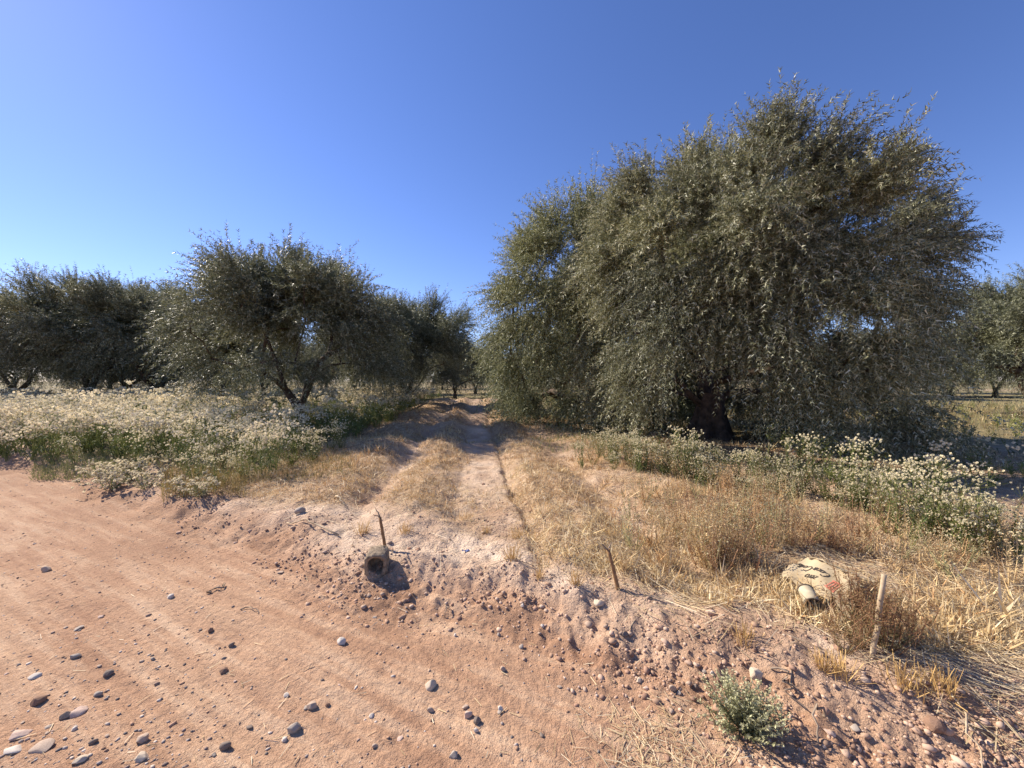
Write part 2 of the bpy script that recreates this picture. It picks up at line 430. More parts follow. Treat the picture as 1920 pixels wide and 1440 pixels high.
def olive_meshes(seed, center, semi, n_out, n_in, rc, twigs, leaf, scaffold, extra=(), zmin=0.55, wands=8, trunk_r=0.2, lobed=False, tone=(1, 1, 1), step=0.046, lumpy=0.12, gmax=1.1, boxy=2.0, given=None):
    r = np.random.default_rng(seed)
    center = np.array(center, float); semi = np.array(semi, float)
    # ---- clumps
    D = fib_dirs(n_out, r)
    lump = 1 + r.normal(0, lumpy, n_out)
    low = semi * np.array([1, 1, (center[2] - 0.25) / semi[2]])
    sem = np.where(D[:, 2:3] < 0, low[None], semi[None])
    sq = (np.hypot(D[:, 0], D[:, 1]) ** boxy + np.abs(D[:, 2]) ** boxy) ** (1 / boxy)
    Cc = center + D / sq[:, None] * sem * (0.80 * np.clip(lump, 0.76, 1.2))[:, None]
    Rc = rc * r.uniform(0.75, 1.25, n_out)
    O = nrm(D * np.array([1, 1, 0.8]))
    keep = Cc[:, 2] > zmin
    keep &= ~((D[:, 2] < -0.55) & (np.hypot(D[:, 0], D[:, 1]) < 0.75))
    Cc, Rc, O, Dz = Cc[keep], Rc[keep], O[keep], D[keep, 2]
    if given is not None:
        Cc, Rc, O = given; Dz = O[:, 2]; n_given = len(Cc)
    else: n_given = int(keep.sum())
    if n_in:
        Di = fib_dirs(n_in, r); Di[:, 2] = np.abs(Di[:, 2]) * 0.9
        Ci = center + Di * semi * r.uniform(0.3, 0.55, n_in)[:, None]
        Cc = np.concatenate([Cc, Ci]); Rc = np.concatenate([Rc, np.full(n_in, rc * 1.1)])
        O = np.concatenate([O, Di]); Dz = np.concatenate([Dz, Di[:, 2]])
    for (p, rr, o) in extra:
        Cc = np.concatenate([Cc, [p]]); Rc = np.append(Rc, rr)
        O = np.concatenate([O, nrm(np.array([o], float))]); Dz = np.append(Dz, nrm(np.array(o, float))[2])
    nC = len(Cc)
    lsz = np.ones(nC); lsz[n_given:n_given + n_in] = 1.7
    # ---- limbs: each clump joins the nearest point of the wood already grown
    pos = [np.array(scaffold[0][0], float)]; par = [-1]
    for chain in scaffold:
        last = int(np.argmin([np.linalg.norm(p - np.array(chain[0])) for p in pos]))
        for q in chain[1:]:
            pos.append(np.array(q, float)); par.append(last); last = len(pos) - 1
    head = pos[1]
    tips = []
    for k in np.argsort(np.linalg.norm(Cc - head, axis=1)):
        P = np.array(pos); c = Cc[k]
        d = np.linalg.norm(P - c, axis=1) + 0.25 * np.linalg.norm(P - head, axis=1) + np.where(P[:, 2] < 0.5 * head[2], 9, 0)
        j = int(np.argmin(d)); p0 = pos[j]; seg = c - p0; ln = np.linalg.norm(seg)
        n = max(2, int(ln / 0.45)); last = j
        bow = np.array([0, 0, 0.18 * ln]) + r.normal(0, 0.08 * ln, 3)
        for t in np.linspace(0, 1, n + 1)[1:]:
            q = p0 + seg * t + bow * 4 * t * (1 - t) * 0.5 + r.normal(0, 0.02, 3)
            pos.append(q); par.append(last); last = len(pos) - 1
        tips.append(last)
    n = len(pos)
    acc = np.zeros(n)
    for k in tips: acc[k] += 1.0
    for k in range(n - 1, 0, -1): acc[par[k]] += acc[k]
    rad = 0.012 * np.maximum(acc, 1.0) ** (math.log(trunk_r / 0.012) / math.log(max(acc[1], 2)))
    segs = []
    for k in range(1, n):
        r1 = rad[k]; r0 = min(rad[par[k]], r1 * 1.3)
        if k == 1: r0 = r1 * 1.45
        segs.append((pos[par[k]], pos[k], r0, r1))
    V, Q = tube_segments(segs, 7)
    V = V + 0.0
    W = Quads(); W.add_mesh(V, Q, np.full((len(Q), 3), 0.1))
    if lobed:                               # flared, buttressed foot of the old tree
        nh, ns = 14, 40
        th = np.arange(ns) * 2 * np.pi / ns
        zz = np.linspace(-0.15, 1.05, nh)
        rings = []
        for z in zz:
            t = np.clip((z + 0.15) / 1.2, 0, 1)
            base = trunk_r * (1.0 + 0.95 * (1 - t) ** 2.4)
            lob = (0.34 * (1 - t) + 0.10) * (0.6 * np.sin(5 * th + 1.0 + 0.8 * z) + 0.4 * np.sin(9 * th + 2 - 1.2 * z) + 0.25 * np.sin(14 * th + z * 3))
            rr = base * (1 + lob)
            rings.append(np.stack([rr * np.cos(th) + 0.05 * z, rr * np.sin(th), np.full(ns, z)], -1))
        VV = np.concatenate(rings)
        i = np.arange(nh - 1)[:, None]; j = np.arange(ns)[None]; j2 = (j + 1) % ns
        QQ = np.stack([i * ns + j, i * ns + j2, (i + 1) * ns + j2, (i + 1) * ns + j], -1).reshape(-1, 4)
        W.add_mesh(VV, QQ, np.full((len(QQ), 3), 0.1))
    trunk = W.mesh('trunk', M_BARK, True)
    # ---- leafy twigs
    tw = np.maximum(12, (twigs * (Rc / rc) ** 2)).astype(int)
    ci = np.repeat(np.arange(nC), tw)
    T = len(ci)
    v = nrm(r.normal(0, 1, (T, 3)))
    o = O[ci]
    dt = (v * o).sum(1, keepdims=True)
    v = np.where(dt < -0.25, v - 1.6 * dt * o, v)
    up = np.array([0, 0, 1.0])
    d0 = nrm(v * 0.9 + o * 0.5 + up * (0.35 + 0.35 * np.clip(Dz[ci], 0, 1))[:, None])
    Lw = Rc[ci] * r.uniform(0.65, 1.2, T)
    st = Cc[ci] + nrm(r.normal(0, 1, (T, 3))) * (Rc[ci] * 0.45 * r.uniform(0, 1, T) ** 0.5)[:, None]
    g = np.clip(0.50 - 0.50 * Dz[ci], 0.10, gmax) * r.uniform(0.5, 1.4, T)
    # upright wands along the top
    wi = np.nonzero(Dz > 0.15)[0]
    wc = np.repeat(wi, wands); nW = len(wc)
    dw = nrm(O[wc] * 0.45 + up * 0.9 + r.normal(0, 0.28, (nW, 3)))
    ci = np.concatenate([ci, wc]); d0 = np.concatenate([d0, dw])
    Lw = np.concatenate([Lw, Rc[wc] * r.uniform(0.75, 1.35, nW)])
    st = np.concatenate([st, Cc[wc] + r.normal(0, 0.25, (nW, 3)) * Rc[wc][:, None]])
    g = np.concatenate([g, r.uniform(0.0, 0.15, nW)])
    T = len(ci)
    K = max(5, int(np.mean(Lw) / step))
    t = (np.linspace(0.12, 1.0, K)[None, :] + r.uniform(-0.4, 0.4, (T, K)) / K)
    def pt(tt): return st[:, None] + d0[:, None] * (Lw[:, None] * tt)[..., None] - up * (g * Lw)[:, None, None] * (tt ** 2)[..., None]
    P = pt(t)
    tan = nrm(d0[:, None] - up * (2 * g[:, None] * t)[..., None])
    ref = nrm(r.normal(0, 1, (T, 1, 3)))
    a = nrm(np.cross(tan, np.broadcast_to(ref, tan.shape))); b = np.cross(tan, a)
    ph = (np.arange(K) * 1.7)[None] + r.uniform(0, 6.28, (T, 1))
    TV = []; TC = []
    tone = np.array(tone)
    ctone = 1 + r.normal(0, 0.12, (nC, 1)) * np.array([[1.0, 0.9, 0.6]])
    for sgn in (0, math.pi):
        rad_ = a * np.cos(ph + sgn)[..., None] + b * np.sin(ph + sgn)[..., None]
        ld = nrm(tan * 0.75 + rad_ * 0.8 - up * 0.12)
        sv = nrm(np.cross(ld, 0.6 * up + r.normal(0, 0.8, ld.shape)))
        LL = leaf * lsz[ci][:, None] * r.uniform(0.6, 1.2, (T, K)); WW = LL * r.uniform(0.21, 0.29, (T, K))
        ok = (r.random((T, K)) < 0.93) & (P[..., 2] > 0.12)
        p_, d_, s_, l_, w_ = P[ok], ld[ok], sv[ok], LL[ok][:, None], WW[ok][:, None]
        TV.append(np.stack([p_ + s_ * w_ * 0.5, p_ + d_ * l_, p_ - s_ * w_ * 0.5], 1))
        f = r.random(len(p_))[:, None]
        dark = np.array([0.086, 0.094, 0.042]); mid = np.array([0.255, 0.256, 0.140]); silv = np.array([0.58, 0.57, 0.42])
        c = np.where(f < 0.55, dark + (mid - dark) * (f / 0.55), mid + (silv - mid) * ((f - 0.55) / 0.45) ** 1.5)
        cc = np.broadcast_to(ci[:, None], (T, K))[ok]
        TC.append(c * tone * ctone[cc])
    # thin wood of some twigs
    sel = np.nonzero(r.random(T) < 0.3)[0]
    ts = np.linspace(0, 0.95, 4)
    pp = [st[sel] + d0[sel] * (Lw[sel] * x)[:, None] - up * (g[sel] * Lw[sel] * x * x)[:, None] for x in ts]
    for k in range(3):
        S = nrm(np.cross(pp[k + 1] - pp[k], r.normal(0, 1, (len(sel), 3))))
        rq = ribbon(pp[k], pp[k + 1], S, np.full(len(sel), 0.011 - 0.003 * k), np.full(len(sel), 0.008 - 0.003 * k))
        for idx in ((0, 1, 2), (0, 2, 3)):
            TV.append(rq[:, idx]); TC.append(np.broadcast_to(np.array([0.14, 0.11, 0.075]), (len(sel), 3)))
    V = np.concatenate(TV).reshape(-1, 3); C = np.concatenate(TC)
    crown = tri_mesh('crown', V, np.arange(len(V)).reshape(-1, 3), M_LEAF, False, C)
    return trunk, crown

def plant_tree(meshes, x, y, rot, scale, label, group=None):
    z = float(H(x, y)) - 0.03
    root = bpy.data.objects.new('olive_tree', None); COL.objects.link(root)
    root.location = (x, y, z); root.rotation_euler = (0, 0, rot); root.scale = (scale,) * 3 if np.isscalar(scale) else scale
    tag(root, label, 'tree', group)
    obj('trunk', meshes[0], root)
    tag(obj('crown', meshes[1], root), kind='stuff')
    return root

def body_from_outline(outline, seed, thick, rc, gap, base, low=0.85):
    """outline: (x, z) of the crown's broadest section in metres from the trunk foot; the body swells `thick` metres to front and back.
    returns clump centres, radii and outward directions spread over that body"""
    r = np.random.default_rng(seed)
    pts = np.array(outline, float); c0 = np.array([pts[:, 0].mean(), 0.5 * (pts[:, 1].min() + pts[:, 1].max())])
    loop = np.vstack([pts, pts[:1]])
    seg = np.linalg.norm(np.diff(loop, axis=0), axis=1); cum_ = np.concatenate([[0], np.cumsum(seg)])
    C = []; O = []; R_ = []
    for sg in (0.80, 0.60, 0.38, 0.12):
        n_ = max(2, int(round(cum_[-1] * sg / gap)))
        for side in ((0,) if sg == 0.80 else (-1, 1)):
            ph = r.uniform(0, 1)
            for k in range(n_):
                d = cum_[-1] * ((k + ph + r.uniform(-0.25, 0.25)) % n_) / n_
                p = np.array([np.interp(d, cum_, loop[:, 0]), np.interp(d, cum_, loop[:, 1])])
                q = c0 + (p - c0) * sg * r.uniform(0.94, 1.05)
                y = side * thick * math.sqrt(max(0.0, 1 - (sg / 0.88) ** 2)) * r.uniform(0.85, 1.12) + (r.normal(0, 0.5) if side == 0 else 0)
                o = np.array([(q[0] - c0[0]) / 3.0, y / thick, (q[1] - c0[1]) / 3.2])
                C.append((q[0], y, max(low, q[1]))); O.append(o); R_.append(rc * r.uniform(0.8, 1.2))
    return np.array(C) + np.array(base), np.array(R_), nrm(np.array(O) + 1e-6)

def px_outline(pts, mid, ang, z0, shrink=0.93):
    """broadest section of a crown: an upright plane through `mid`, turned by `ang` to stand square to the line of sight"""
    nx, ny = math.sin(ang), math.cos(ang); out = []
    for px, py in pts:
        dx = (px - 960) / FPX; t = (mid[0] * nx + mid[1] * ny) / (dx * nx + ny)
        out.append((((t * dx - mid[0]) * ny - (t - mid[1]) * nx) * shrink, CAM_Z + (HOR - py) / FPX * t * (1.0 if py > HOR else shrink) - z0))
    return out

def turn(body, mid, ang, root):
    C, R_, O = body
    c, s_ = math.cos(ang), math.sin(ang)
    rot = lambda v: np.stack([v[:, 0] * c + v[:, 1] * s_, -v[:, 0] * s_ + v[:, 1] * c, v[:, 2]], -1)
    C = rot(C) + np.array([mid[0] - root[0], mid[1] - root[1], 0]); O = rot(O)
    k = ~((np.abs(C[:, 0] - 0.45 * C[:, 1] - 0.05) < 1.05) & (C[:, 1] < 0.6) & (C[:, 2] < 2.15))    # open in front of the trunk
    return C[k], R_[k], O[k]

BZ = float(H(BX, BY))
big_out = px_outline([(1095, 365), (1160, 328), (1220, 290), (1300, 262), (1380, 262), (1455, 238), (1530, 285), (1610, 312), (1690, 345), (1735, 395), (1780, 440), (1820, 500), (1805, 550), (1790, 590), (1780, 690),
                      (1735, 735), (1630, 815), (1480, 830), (1430, 770), (1330, 735), (1210, 790), (1120, 800), (1080, 700), (1060, 500)], (5.35, 8.9), math.radians(31), BZ)
BIG = olive_meshes(11, (0.9, 0, 3.6), (2.8, 2.4, 2.6), 10, 40, 0.80, 190, 0.072,
    [[(0, 0, -0.1), (0.02, 0, 0.62)], [(0.02, 0, 0.62), (0.42, -0.1, 1.05), (1.0, -0.1, 1.8), (1.4, 0, 2.5)],
     [(0.02, 0, 0.62), (-0.42, -0.05, 0.95), (-1.0, 0.1, 1.7)], [(0.02, 0, 0.62), (0.1, 0.4, 1.3), (0.2, 0.8, 2.1)], [(0.02, 0, 0.62), (0.05, -0.3, 1.3), (0.3, -0.6, 2.2)]],
    given=turn(body_from_outline(big_out, 5, 3.0, 0.86, 0.92, (0, 0, 0)), (5.35, 8.9), math.radians(31), (BX, BY)),
    extra=[((3.3, -1.5, 4.6), 0.6, (1, -0.5, 0.35)), ((3.45, -1.7, 3.9), 0.62, (1, -0.5, 0.2)), ((3.2, -1.2, 5.7), 0.5, (0.8, -0.3, 0.8)), ((1.5, -2.9, 0.75), 0.85, (0.1, -1, -0.6)),
           ((0.6, 2.0, 0.8), 0.85, (0, 1, -0.6)), ((2.0, 2.3, 0.8), 0.85, (0.2, 1, -0.6)), ((-1.0, 2.2, 0.8), 0.85, (-0.2, 1, -0.6)), ((3.2, 1.8, 0.8), 0.85, (0.4, 1, -0.6)), ((-1.9, 0.6, 0.9), 0.85, (-0.9, 0.2, -0.6))],
    trunk_r=0.27, lobed=True, wands=11, step=0.035)
SX, SY = 3.0, 13.6; SZ = float(H(SX, SY))
sec_out = px_outline([(915, 700), (915, 610), (930, 535), (955, 475), (1000, 410), (1060, 392), (1110, 345), (1180, 335), (1250, 400), (1280, 560), (1260, 740), (1130, 800), (1000, 800), (930, 775)], (2.7, 13.4), math.radians(11), SZ)
SECOND = olive_meshes(23, (0.4, 0, 4.0), (2.6, 2.6, 2.8), 10, 22, 0.95, 130, 0.088,
    [[(0, 0, -0.1), (0.05, 0, 0.7)], [(0.05, 0, 0.7), (0.8, 0, 1.7), (1.2, 0.1, 2.6)], [(0.05, 0, 0.7), (-0.7, 0.1, 1.7)], [(0.05, 0, 0.7), (0.1, -0.6, 1.8)], [(0.05, 0, 0.7), (0, 0.6, 1.8)]],
    given=turn(body_from_outline(sec_out, 8, 3.0, 1.0, 1.15, (0, 0, 0)), (2.7, 13.4), math.radians(11), (SX, SY)),
    extra=[((-2.4, -1.6, 0.85), 0.9, (-0.7, -0.7, -0.5)), ((-1.2, -2.4, 0.8), 0.95, (-0.3, -1, -0.5)), ((0.2, -2.8, 0.8), 0.95, (0, -1, -0.5)), ((1.5, -2.4, 0.9), 0.95, (0.3, -1, -0.5)), ((-2.9, 0, 0.9), 0.9, (-1, 0, -0.5))],
    trunk_r=0.22, wands=9, tone=(1.0, 1.02, 0.86))
MID_A = olive_meshes(37, (0, 0, 3.3), (3.5, 3.5, 2.35), 58, 14, 1.0, 100, 0.092,
    [[(0, 0, -0.1), (0.0, 0, 0.5)], [(0, 0, 0.5), (-0.45, 0, 1.15), (-0.8, 0.1, 2.0)], [(0, 0, 0.5), (0.3, 0.05, 1.2), (0.6, 0, 2.0)], [(0, 0, 0.5), (0.0, 0.5, 1.5)]],
    trunk_r=0.17, zmin=1.8, gmax=0.65, wands=9, tone=(0.80, 0.82, 0.80))  # tone puts backlit shade into the leaf colour
MID_B = olive_meshes(41, (0, 0, 3.4), (3.7, 3.5, 2.5), 58, 14, 1.05, 96, 0.094,
    [[(0, 0, -0.1), (0.08, 0, 0.6)], [(0.08, 0, 0.6), (0.7, 0, 1.3), (1.2, 0, 2.1)], [(0.08, 0, 0.6), (-0.35, 0.1, 1.6)], [(0.08, 0, 0.6), (0.1, -0.5, 1.7)]],
    trunk_r=0.18, zmin=1.9, gmax=0.6, wands=9, tone=(0.80, 0.82, 0.80))  # leaf colour darkened to make the crown look backlit

plant_tree(BIG, BX, BY, 0, 1.0, 'huge old olive tree with flared trunk, tallest in the grove, right of the lane')
plant_tree(SECOND, SX, SY, 0, 1.0, 'broad olive whose branches sweep the ground beside the lane, left behind the huge one')
plant_tree(MID_A, -7.3, 13.2, 0.0, 1.0, 'rounded dark olive with V-shaped trunk rising from the white flowers')
plant_tree(MID_B, -5.6, 20.5, 0.6, 0.97, 'olive with twin trunks left of the lane, partly behind the V-trunked one')
plant_tree(MID_B, -27.5, 25, 2.2, 1.3, 'bushy olive above the flower field, second from the left edge')
plant_tree(MID_A, -23.0, 25.0, 1.1, 1.32, 'peaked olive above the flower field, third from the left edge')
plant_tree(MID_B, -18.0, 24, 3.3, 1.05, 'olive with trunk leaning left in the gap beside the V-trunked tree')
plant_tree(MID_A, -33.5, 26, 4.0, 1.2, 'olive cut by the left edge of the view')
plant_tree(MID_B, 20.6, 15.3, 5.0, 0.93, 'olive with low crown at the right edge, beyond the shaded weeds')
plant_tree(MID_A, -4.6, 31.0, 2.0, 0.82, 'small dark olive closing the far left of the lane')
plant_tree(MID_B, -4.2, 44.0, 1.0, 0.85, 'hazy far olive in the notch at the end of the lane')
bg = 'olives in the rows behind'
far_rng = np.random.default_rng(3)
for i in range(26):
    az = math.radians(-58 + 116 * (i + far_rng.uniform(0.2, 0.8)) / 26); d = far_rng.uniform(50, 78)
    if abs(az + 0.08) < 0.05: d = 80
    plant_tree((MID_A, MID_B)[i % 2], d * math.sin(az), d * math.cos(az), far_rng.uniform(0, 6.28), far_rng.uniform(0.95, 1.25), 'far olive tree in the band along the horizon', 'far olives along the horizon')
for i, (x, y, m, ro, s_) in enumerate([(-11.5, 29, MID_A, 0.4, 1.0), (-20, 31, MID_B, 1.9, 1.0), (-31, 31, MID_A, 3.0, 1.05), (-13, 42, MID_B, 0.2, 1.0), (-26, 43, MID_A, 5.1, 1.0), (-40, 40, MID_B, 4.1, 1.1),
                                       (5.0, 27, MID_A, 2.7, 1.0), (13.5, 24, MID_B, 0.9, 1.0), (4.5, 38, MID_B, 3.9, 1.0), (15, 37, MID_A, 1.3, 1.0), (30, 33, MID_A, 0.1, 0.95), (41, 36, MID_B, 2.0, 1.0)]):
    plant_tree(m, x, y, ro, s_, 'olive tree in the rows behind, mostly hidden by the nearer crowns', bg)

# ------------------------------------------------------------------ weeds
GREEN = np.array([0.10, 0.135, 0.045]); YGREEN = np.array([0.17, 0.19, 0.06]); CREAM = np.array([0.85, 0.77, 0.54]); WHITE = np.array([0.84, 0.745, 0.53])
BROWN = np.array([0.24, 0.13, 0.07]); TAN = np.array([0.42, 0.29, 0.15]); GOLD = np.array([0.52, 0.36, 0.16])

def weed(seed, h=0.7, stems=7, leaves=22, heads=12, hs=0.028, leafc=GREEN, headc=CREAM, stemc=YGREEN, spread=0.35, ll=0.065, side_heads=0, lod=0):
    """returns (leafy part arrays, flower part arrays)"""
    r = np.random.default_rng(seed)
    lq = Quads(); fq = Quads()
    for k in range(stems):
        az = r.uniform(0, 6.28); lean = r.uniform(0.05, spread); hh = h * r.uniform(0.7, 1.1)
        tip = np.array([math.cos(az) * lean * h, math.sin(az) * lean * h, hh])
        base = np.array([math.cos(az), math.sin(az), 0]) * r.uniform(0, 0.05)
        f = lambda t: base + (tip - base) * np.asarray(t)[..., None] + np.array([math.cos(az), math.sin(az), 0]) * (0.06 * h * np.sin(np.pi * np.asarray(t)))[..., None]
        ns = 2 if lod else 3
        ts = np.linspace(0, 1, ns + 1); p = f(ts)
        S = nrm(np.cross(p[1:] - p[:-1], r.normal(0, 1, (ns, 3))))
        lq.add(ribbon(p[:-1], p[1:], S, np.linspace(.009, .005, ns), np.linspace(.007, .003, ns)), stemc * r.uniform(0.8, 1.2))
        if leaves:
            t = r.uniform(0.08, 0.92, leaves); P = f(t)
            a = r.uniform(0, 6.28, leaves)
            D = nrm(np.stack([np.cos(a), np.sin(a), r.uniform(0.1, 1.3, leaves)], -1))
            Sv = nrm(np.cross(D, np.array([0, 0, 1.0]) + r.normal(0, 0.4, (leaves, 3))))
            LL = ll * r.uniform(0.6, 1.3, leaves) * (1.15 - 0.5 * t)
            lq.add(leaf_quads(P, D, Sv, LL, LL * r.uniform(0.13, 0.22, leaves)), leafc * r.uniform(0.65, 1.35, (leaves, 1)))
        nh = heads + side_heads
        if nh:
            c = tip + r.normal(0, 1, (nh, 3)) * np.array([0.055, 0.055, 0.028]) * (h / 0.7)
            if side_heads: 
                tt = r.uniform(0.55, 0.95, side_heads)
                c[:side_heads] = f(tt) + r.normal(0, 0.045, (side_heads, 3))
            m = nh
            s_ = hs * r.uniform(0.6, 1.25, m)
            R1 = nrm(r.normal(0, 1, (m, 3))); R2 = nrm(np.cross(R1, r.normal(0, 1, (m, 3)))); R3 = np.cross(R1, R2)
            cc = headc * r.uniform(0.72, 1.15, (m, 1))
            for A, B in ((R1, R2), (R2, R3), (R3, R1))[:3 - (lod > 0)]:
                fq.add(np.stack([c - A * s_[:, None] * .5, c - B * s_[:, None] * .5, c + A * s_[:, None] * .5, c + B * s_[:, None] * .5], -2), cc)
            if lod: continue
            # pedicels
            p0 = np.repeat(f(np.array([0.86]))[None, 0], m, 0)
            S = nrm(np.cross(c - p0, r.normal(0, 1, (m, 3))))
            lq.add(ribbon(p0, c, S, np.full(m, .003), np.full(m, .002)), stemc)
    L_ = lq.arrays(); F_ = fq.arrays() if fq.n else None
    return L_, F_

def both(w):
    q = Quads(); q.add_mesh(*w[0])
    if w[1]: q.add_mesh(*w[1])
    return q.arrays()

def weed_objs(w, i): return (quad_mesh('leafy_stems', *w[0], M_WEED), quad_mesh('flower_heads', *w[1], M_FLUFF) if w[1] else None)

def place_weed(meshes, name, x, y, scale, rot, label, group, cat='weed', tilt=0.0):
    root = bpy.data.objects.new(name, None); COL.objects.link(root)
    root.location = (x, y, float(H(x, y)) - 0.01); root.rotation_euler = (tilt, 0, rot); root.scale = (scale,) * 3
    tag(root, label, cat, group)
    tag(obj('leafy_stems', meshes[0], root), kind='stuff')
    if meshes[1]: tag(obj('flower_heads', meshes[1], root), kind='stuff')
    return root

NEARW = [weed_objs(weed(100 + i, (0.72, 0.6, 0.78, 0.66, 0.55)[i], (8, 11, 6, 9, 12)[i], 30, (13, 9, 16, 7, 11)[i], 0.028, headc=CREAM * (1.0, 0.95, 1.05, 0.72, 1.0)[i], leafc=(GREEN, YGREEN, GREEN, TAN * 0.7, YGREEN)[i], side_heads=4, spread=(0.35, 0.5, 0.25, 0.45, 0.6)[i]), i) for i in range(5)]
GREENW = [weed_objs(weed(120 + i, 0.55, 9, 34, 3, 0.022, leafc=YGREEN * 0.9), i) for i in range(3)]
LOWW = [weed_objs(weed(140 + i, 0.22, 14, 16, 9, 0.028, headc=WHITE, leafc=np.array([.22, .23, .16]), spread=1.4, ll=0.05, side_heads=6), i) for i in range(2)]

def in_shade_strip(x, y): return False

# flowering row on the right, between the lane and the big olive
row_pts = [px_ground(*p)[:2] for p in ((1125, 862), (1200, 880), (1290, 900), (1390, 918), (1500, 932), (1610, 950), (1710, 985), (1800, 1020), (1900, 1070))]
cum = np.concatenate([[0], np.cumsum([math.dist(row_pts[i], row_pts[i + 1]) for i in range(len(row_pts) - 1)])])
nrow = 84
for i in range(nrow):
    t = cum[-1] * (i + rng.uniform(0, 1)) / nrow
    x = np.interp(t, cum, [p[0] for p in row_pts]) + rng.normal(0, 0.22)
    y = np.interp(t, cum, [p[1] for p in row_pts]) + rng.normal(0, 0.22)
    if y < 3.7: lab, g = 'tall cream-flowered weed at the right edge, nearest the camera', 'cream weeds at the right edge'
    elif y < 4.75: lab, g = 'cream-flowered weed on the right, in front of the dark tree shade', 'cream weeds before the shade'
    else: lab, g = 'cream-flowered weed in the row in front of the huge olive trunk', 'cream weeds before the big trunk'
    place_weed(NEARW[i % 5], 'flowering_weed', x, y, rng.uniform(0.42, 0.9), rng.uniform(0, 6.28), lab, g)
# left patch, its front edge
edge_pts = [px_ground(*p) for p in ((70, 862), (120, 880), (250, 905), (300, 900), (350, 915), (400, 918), (450, 905), (500, 895), (540, 885), (580, 872), (620, 855), (640, 845), (330, 880), (400, 885), (470, 872), (520, 862), (570, 850))]
for i, p in enumerate(edge_pts):
    place_weed(NEARW[i % 5], 'flowering_weed', p.x - 0.1, p.y + 0.25, rng.uniform(0.65, 0.95), rng.uniform(0, 6.28), 'white-flowered weed on the front edge of the left flower patch', 'white weeds along the patch edge')
for i, (a, b, s_) in enumerate([(190, 895, 1.1), (215, 905, 1.3), (245, 900, 1.2), (205, 918, 1.2), (270, 915, 1.0), (350, 925, 1.0), (375, 930, 0.8)]):
    p = px_ground(a, b)
    place_weed(LOWW[i % 2], 'flowering_weed', p.x, p.y, s_, rng.uniform(0, 6.28), 'low sprawling white-flowered weed spilling onto the dirt road, left', 'sprawling white weeds by the road')
# reddish dry weeds right of the lane: a tangle nobody could count
DRYC = [(np.array([0.44, 0.28, 0.14]), np.array([0.56, 0.41, 0.23])), (np.array([0.54, 0.40, 0.21]), np.array([0.64, 0.50, 0.30])), (np.array([0.35, 0.20, 0.11]), np.array([0.46, 0.30, 0.17])), (np.array([0.31, 0.29, 0.14]), np.array([0.56, 0.50, 0.31]))]
DRYT = [both(weed(130 + i, 0.40, 7, 16, 5, 0.014, leafc=DRYC[i % 4][0], headc=DRYC[i % 4][1], stemc=DRYC[i % 4][0] * 1.2, ll=0.045, spread=0.65, side_heads=6, lod=1)) for i in range(8)]
n = 260
px = np.where(rng.random(n) < 0.72, rng.normal(1370, 95, n), rng.uniform(1450, 1910, n)); py = np.where(px < 1500, rng.uniform(915, 1075, n), rng.uniform(975, 1100, n))
ok = ~((px > 1415) & (px < 1605) & (py > 1045))
px, py = px[ok], py[ok]; n = len(px)
P = np.array([px_ground(a_, b_)[:] for a_, b_ in zip(px, py)]); P[:, 2] -= 0.01
q = merge_instances(DRYT, P, rng.uniform(0, 6.28, n), rng.uniform(0.35, 0.9, n), rng.integers(0, 8, n), 1 + rng.normal(0, 0.14, (n, 1)) * np.array([[1, .9, .8]]))
tag(obj('dry_weeds', q.mesh('dry_weeds', M_WEED)), 'tangle of reddish-brown dry weeds right of the straw lane', 'weeds', kind='stuff')
BUSHW = [weed_objs(weed(170 + i, 0.40, 15, 44, 5, 0.012, leafc=np.array([0.22, 0.19, 0.085]), headc=TAN * 1.1, stemc=BROWN * 1.2, ll=0.032, spread=0.6, side_heads=10), i) for i in range(3)]
for i, (a, b, s_) in enumerate([(1618, 1185, 0.75), (1645, 1205, 0.75), (1612, 1215, 0.6), (1668, 1225, 0.65), (1585, 1228, 0.45), (1700, 1210, 0.6)]):
    p = px_ground(a, b)
    place_weed(BUSHW[i % 3], 'dry_weed', p.x, p.y, s_, rng.uniform(0, 6.28), ('bushy olive-brown weed left behind the pale stake', 'bushy olive-brown weed hiding the middle of the pale stake', 'small brown weed left of the foot of the pale stake', 'brown bushy weed right of the foot of the pale stake', 'tiny brown weed between the stubble and the pale stake', 'brown bushy weed farthest right of the pale stake')[i], 'weeds round the pale stake')
for i, (a, b) in enumerate([(1505, 925), (1560, 945), (1620, 960), (1680, 985), (1730, 1000), (1790, 1020), (1840, 1040), (1350, 890), (1420, 900), (1050, 800), (1020, 795), (1150, 850)]):
    p = px_ground(a, b)
    place_weed(GREENW[i % 3], 'green_weed', p.x, p.y, rng.uniform(0.7, 1.1), rng.uniform(0, 6.28), 'green leafy weed with few flowers, right of the lane', 'green weeds right of the lane')

# mass of white-flowered weeds on the left: nobody could count it
FARW = [both(weed(200 + i, (0.72, 0.6, 0.8, 0.55, 0.66)[i], 6, 7, 9, 0.040, headc=WHITE, ll=0.10, lod=1)) for i in range(5)]
FARG = [both(weed(220 + i, 0.50, 7, 14, 1, 0.03, leafc=YGREEN * 1.15, ll=0.12, lod=1)) for i in range(3)]
FARD = [both(weed(230 + i, 0.40, 7, 10, 4, 0.02, leafc=TAN * 0.8, headc=TAN, ll=0.09, spread=0.5, lod=1)) for i in range(3)]
FAR2 = [both(weed(240 + i, (0.78, 0.62, 0.7)[i], 4, 4, 8, 0.062, headc=WHITE, ll=0.16, lod=1)) for i in range(3)]
def scatter(n, x0, x1, y0, y1, power=1.6):
    y = y0 + (y1 - y0) * rng.random(n) ** power
    x = rng.uniform(x0, x1, n)
    return x, y
x, y = scatter(12000, -36, -2.6, 4.6, 36, 1.35)
u = lane_u(x, y); s = road_s(x, y)
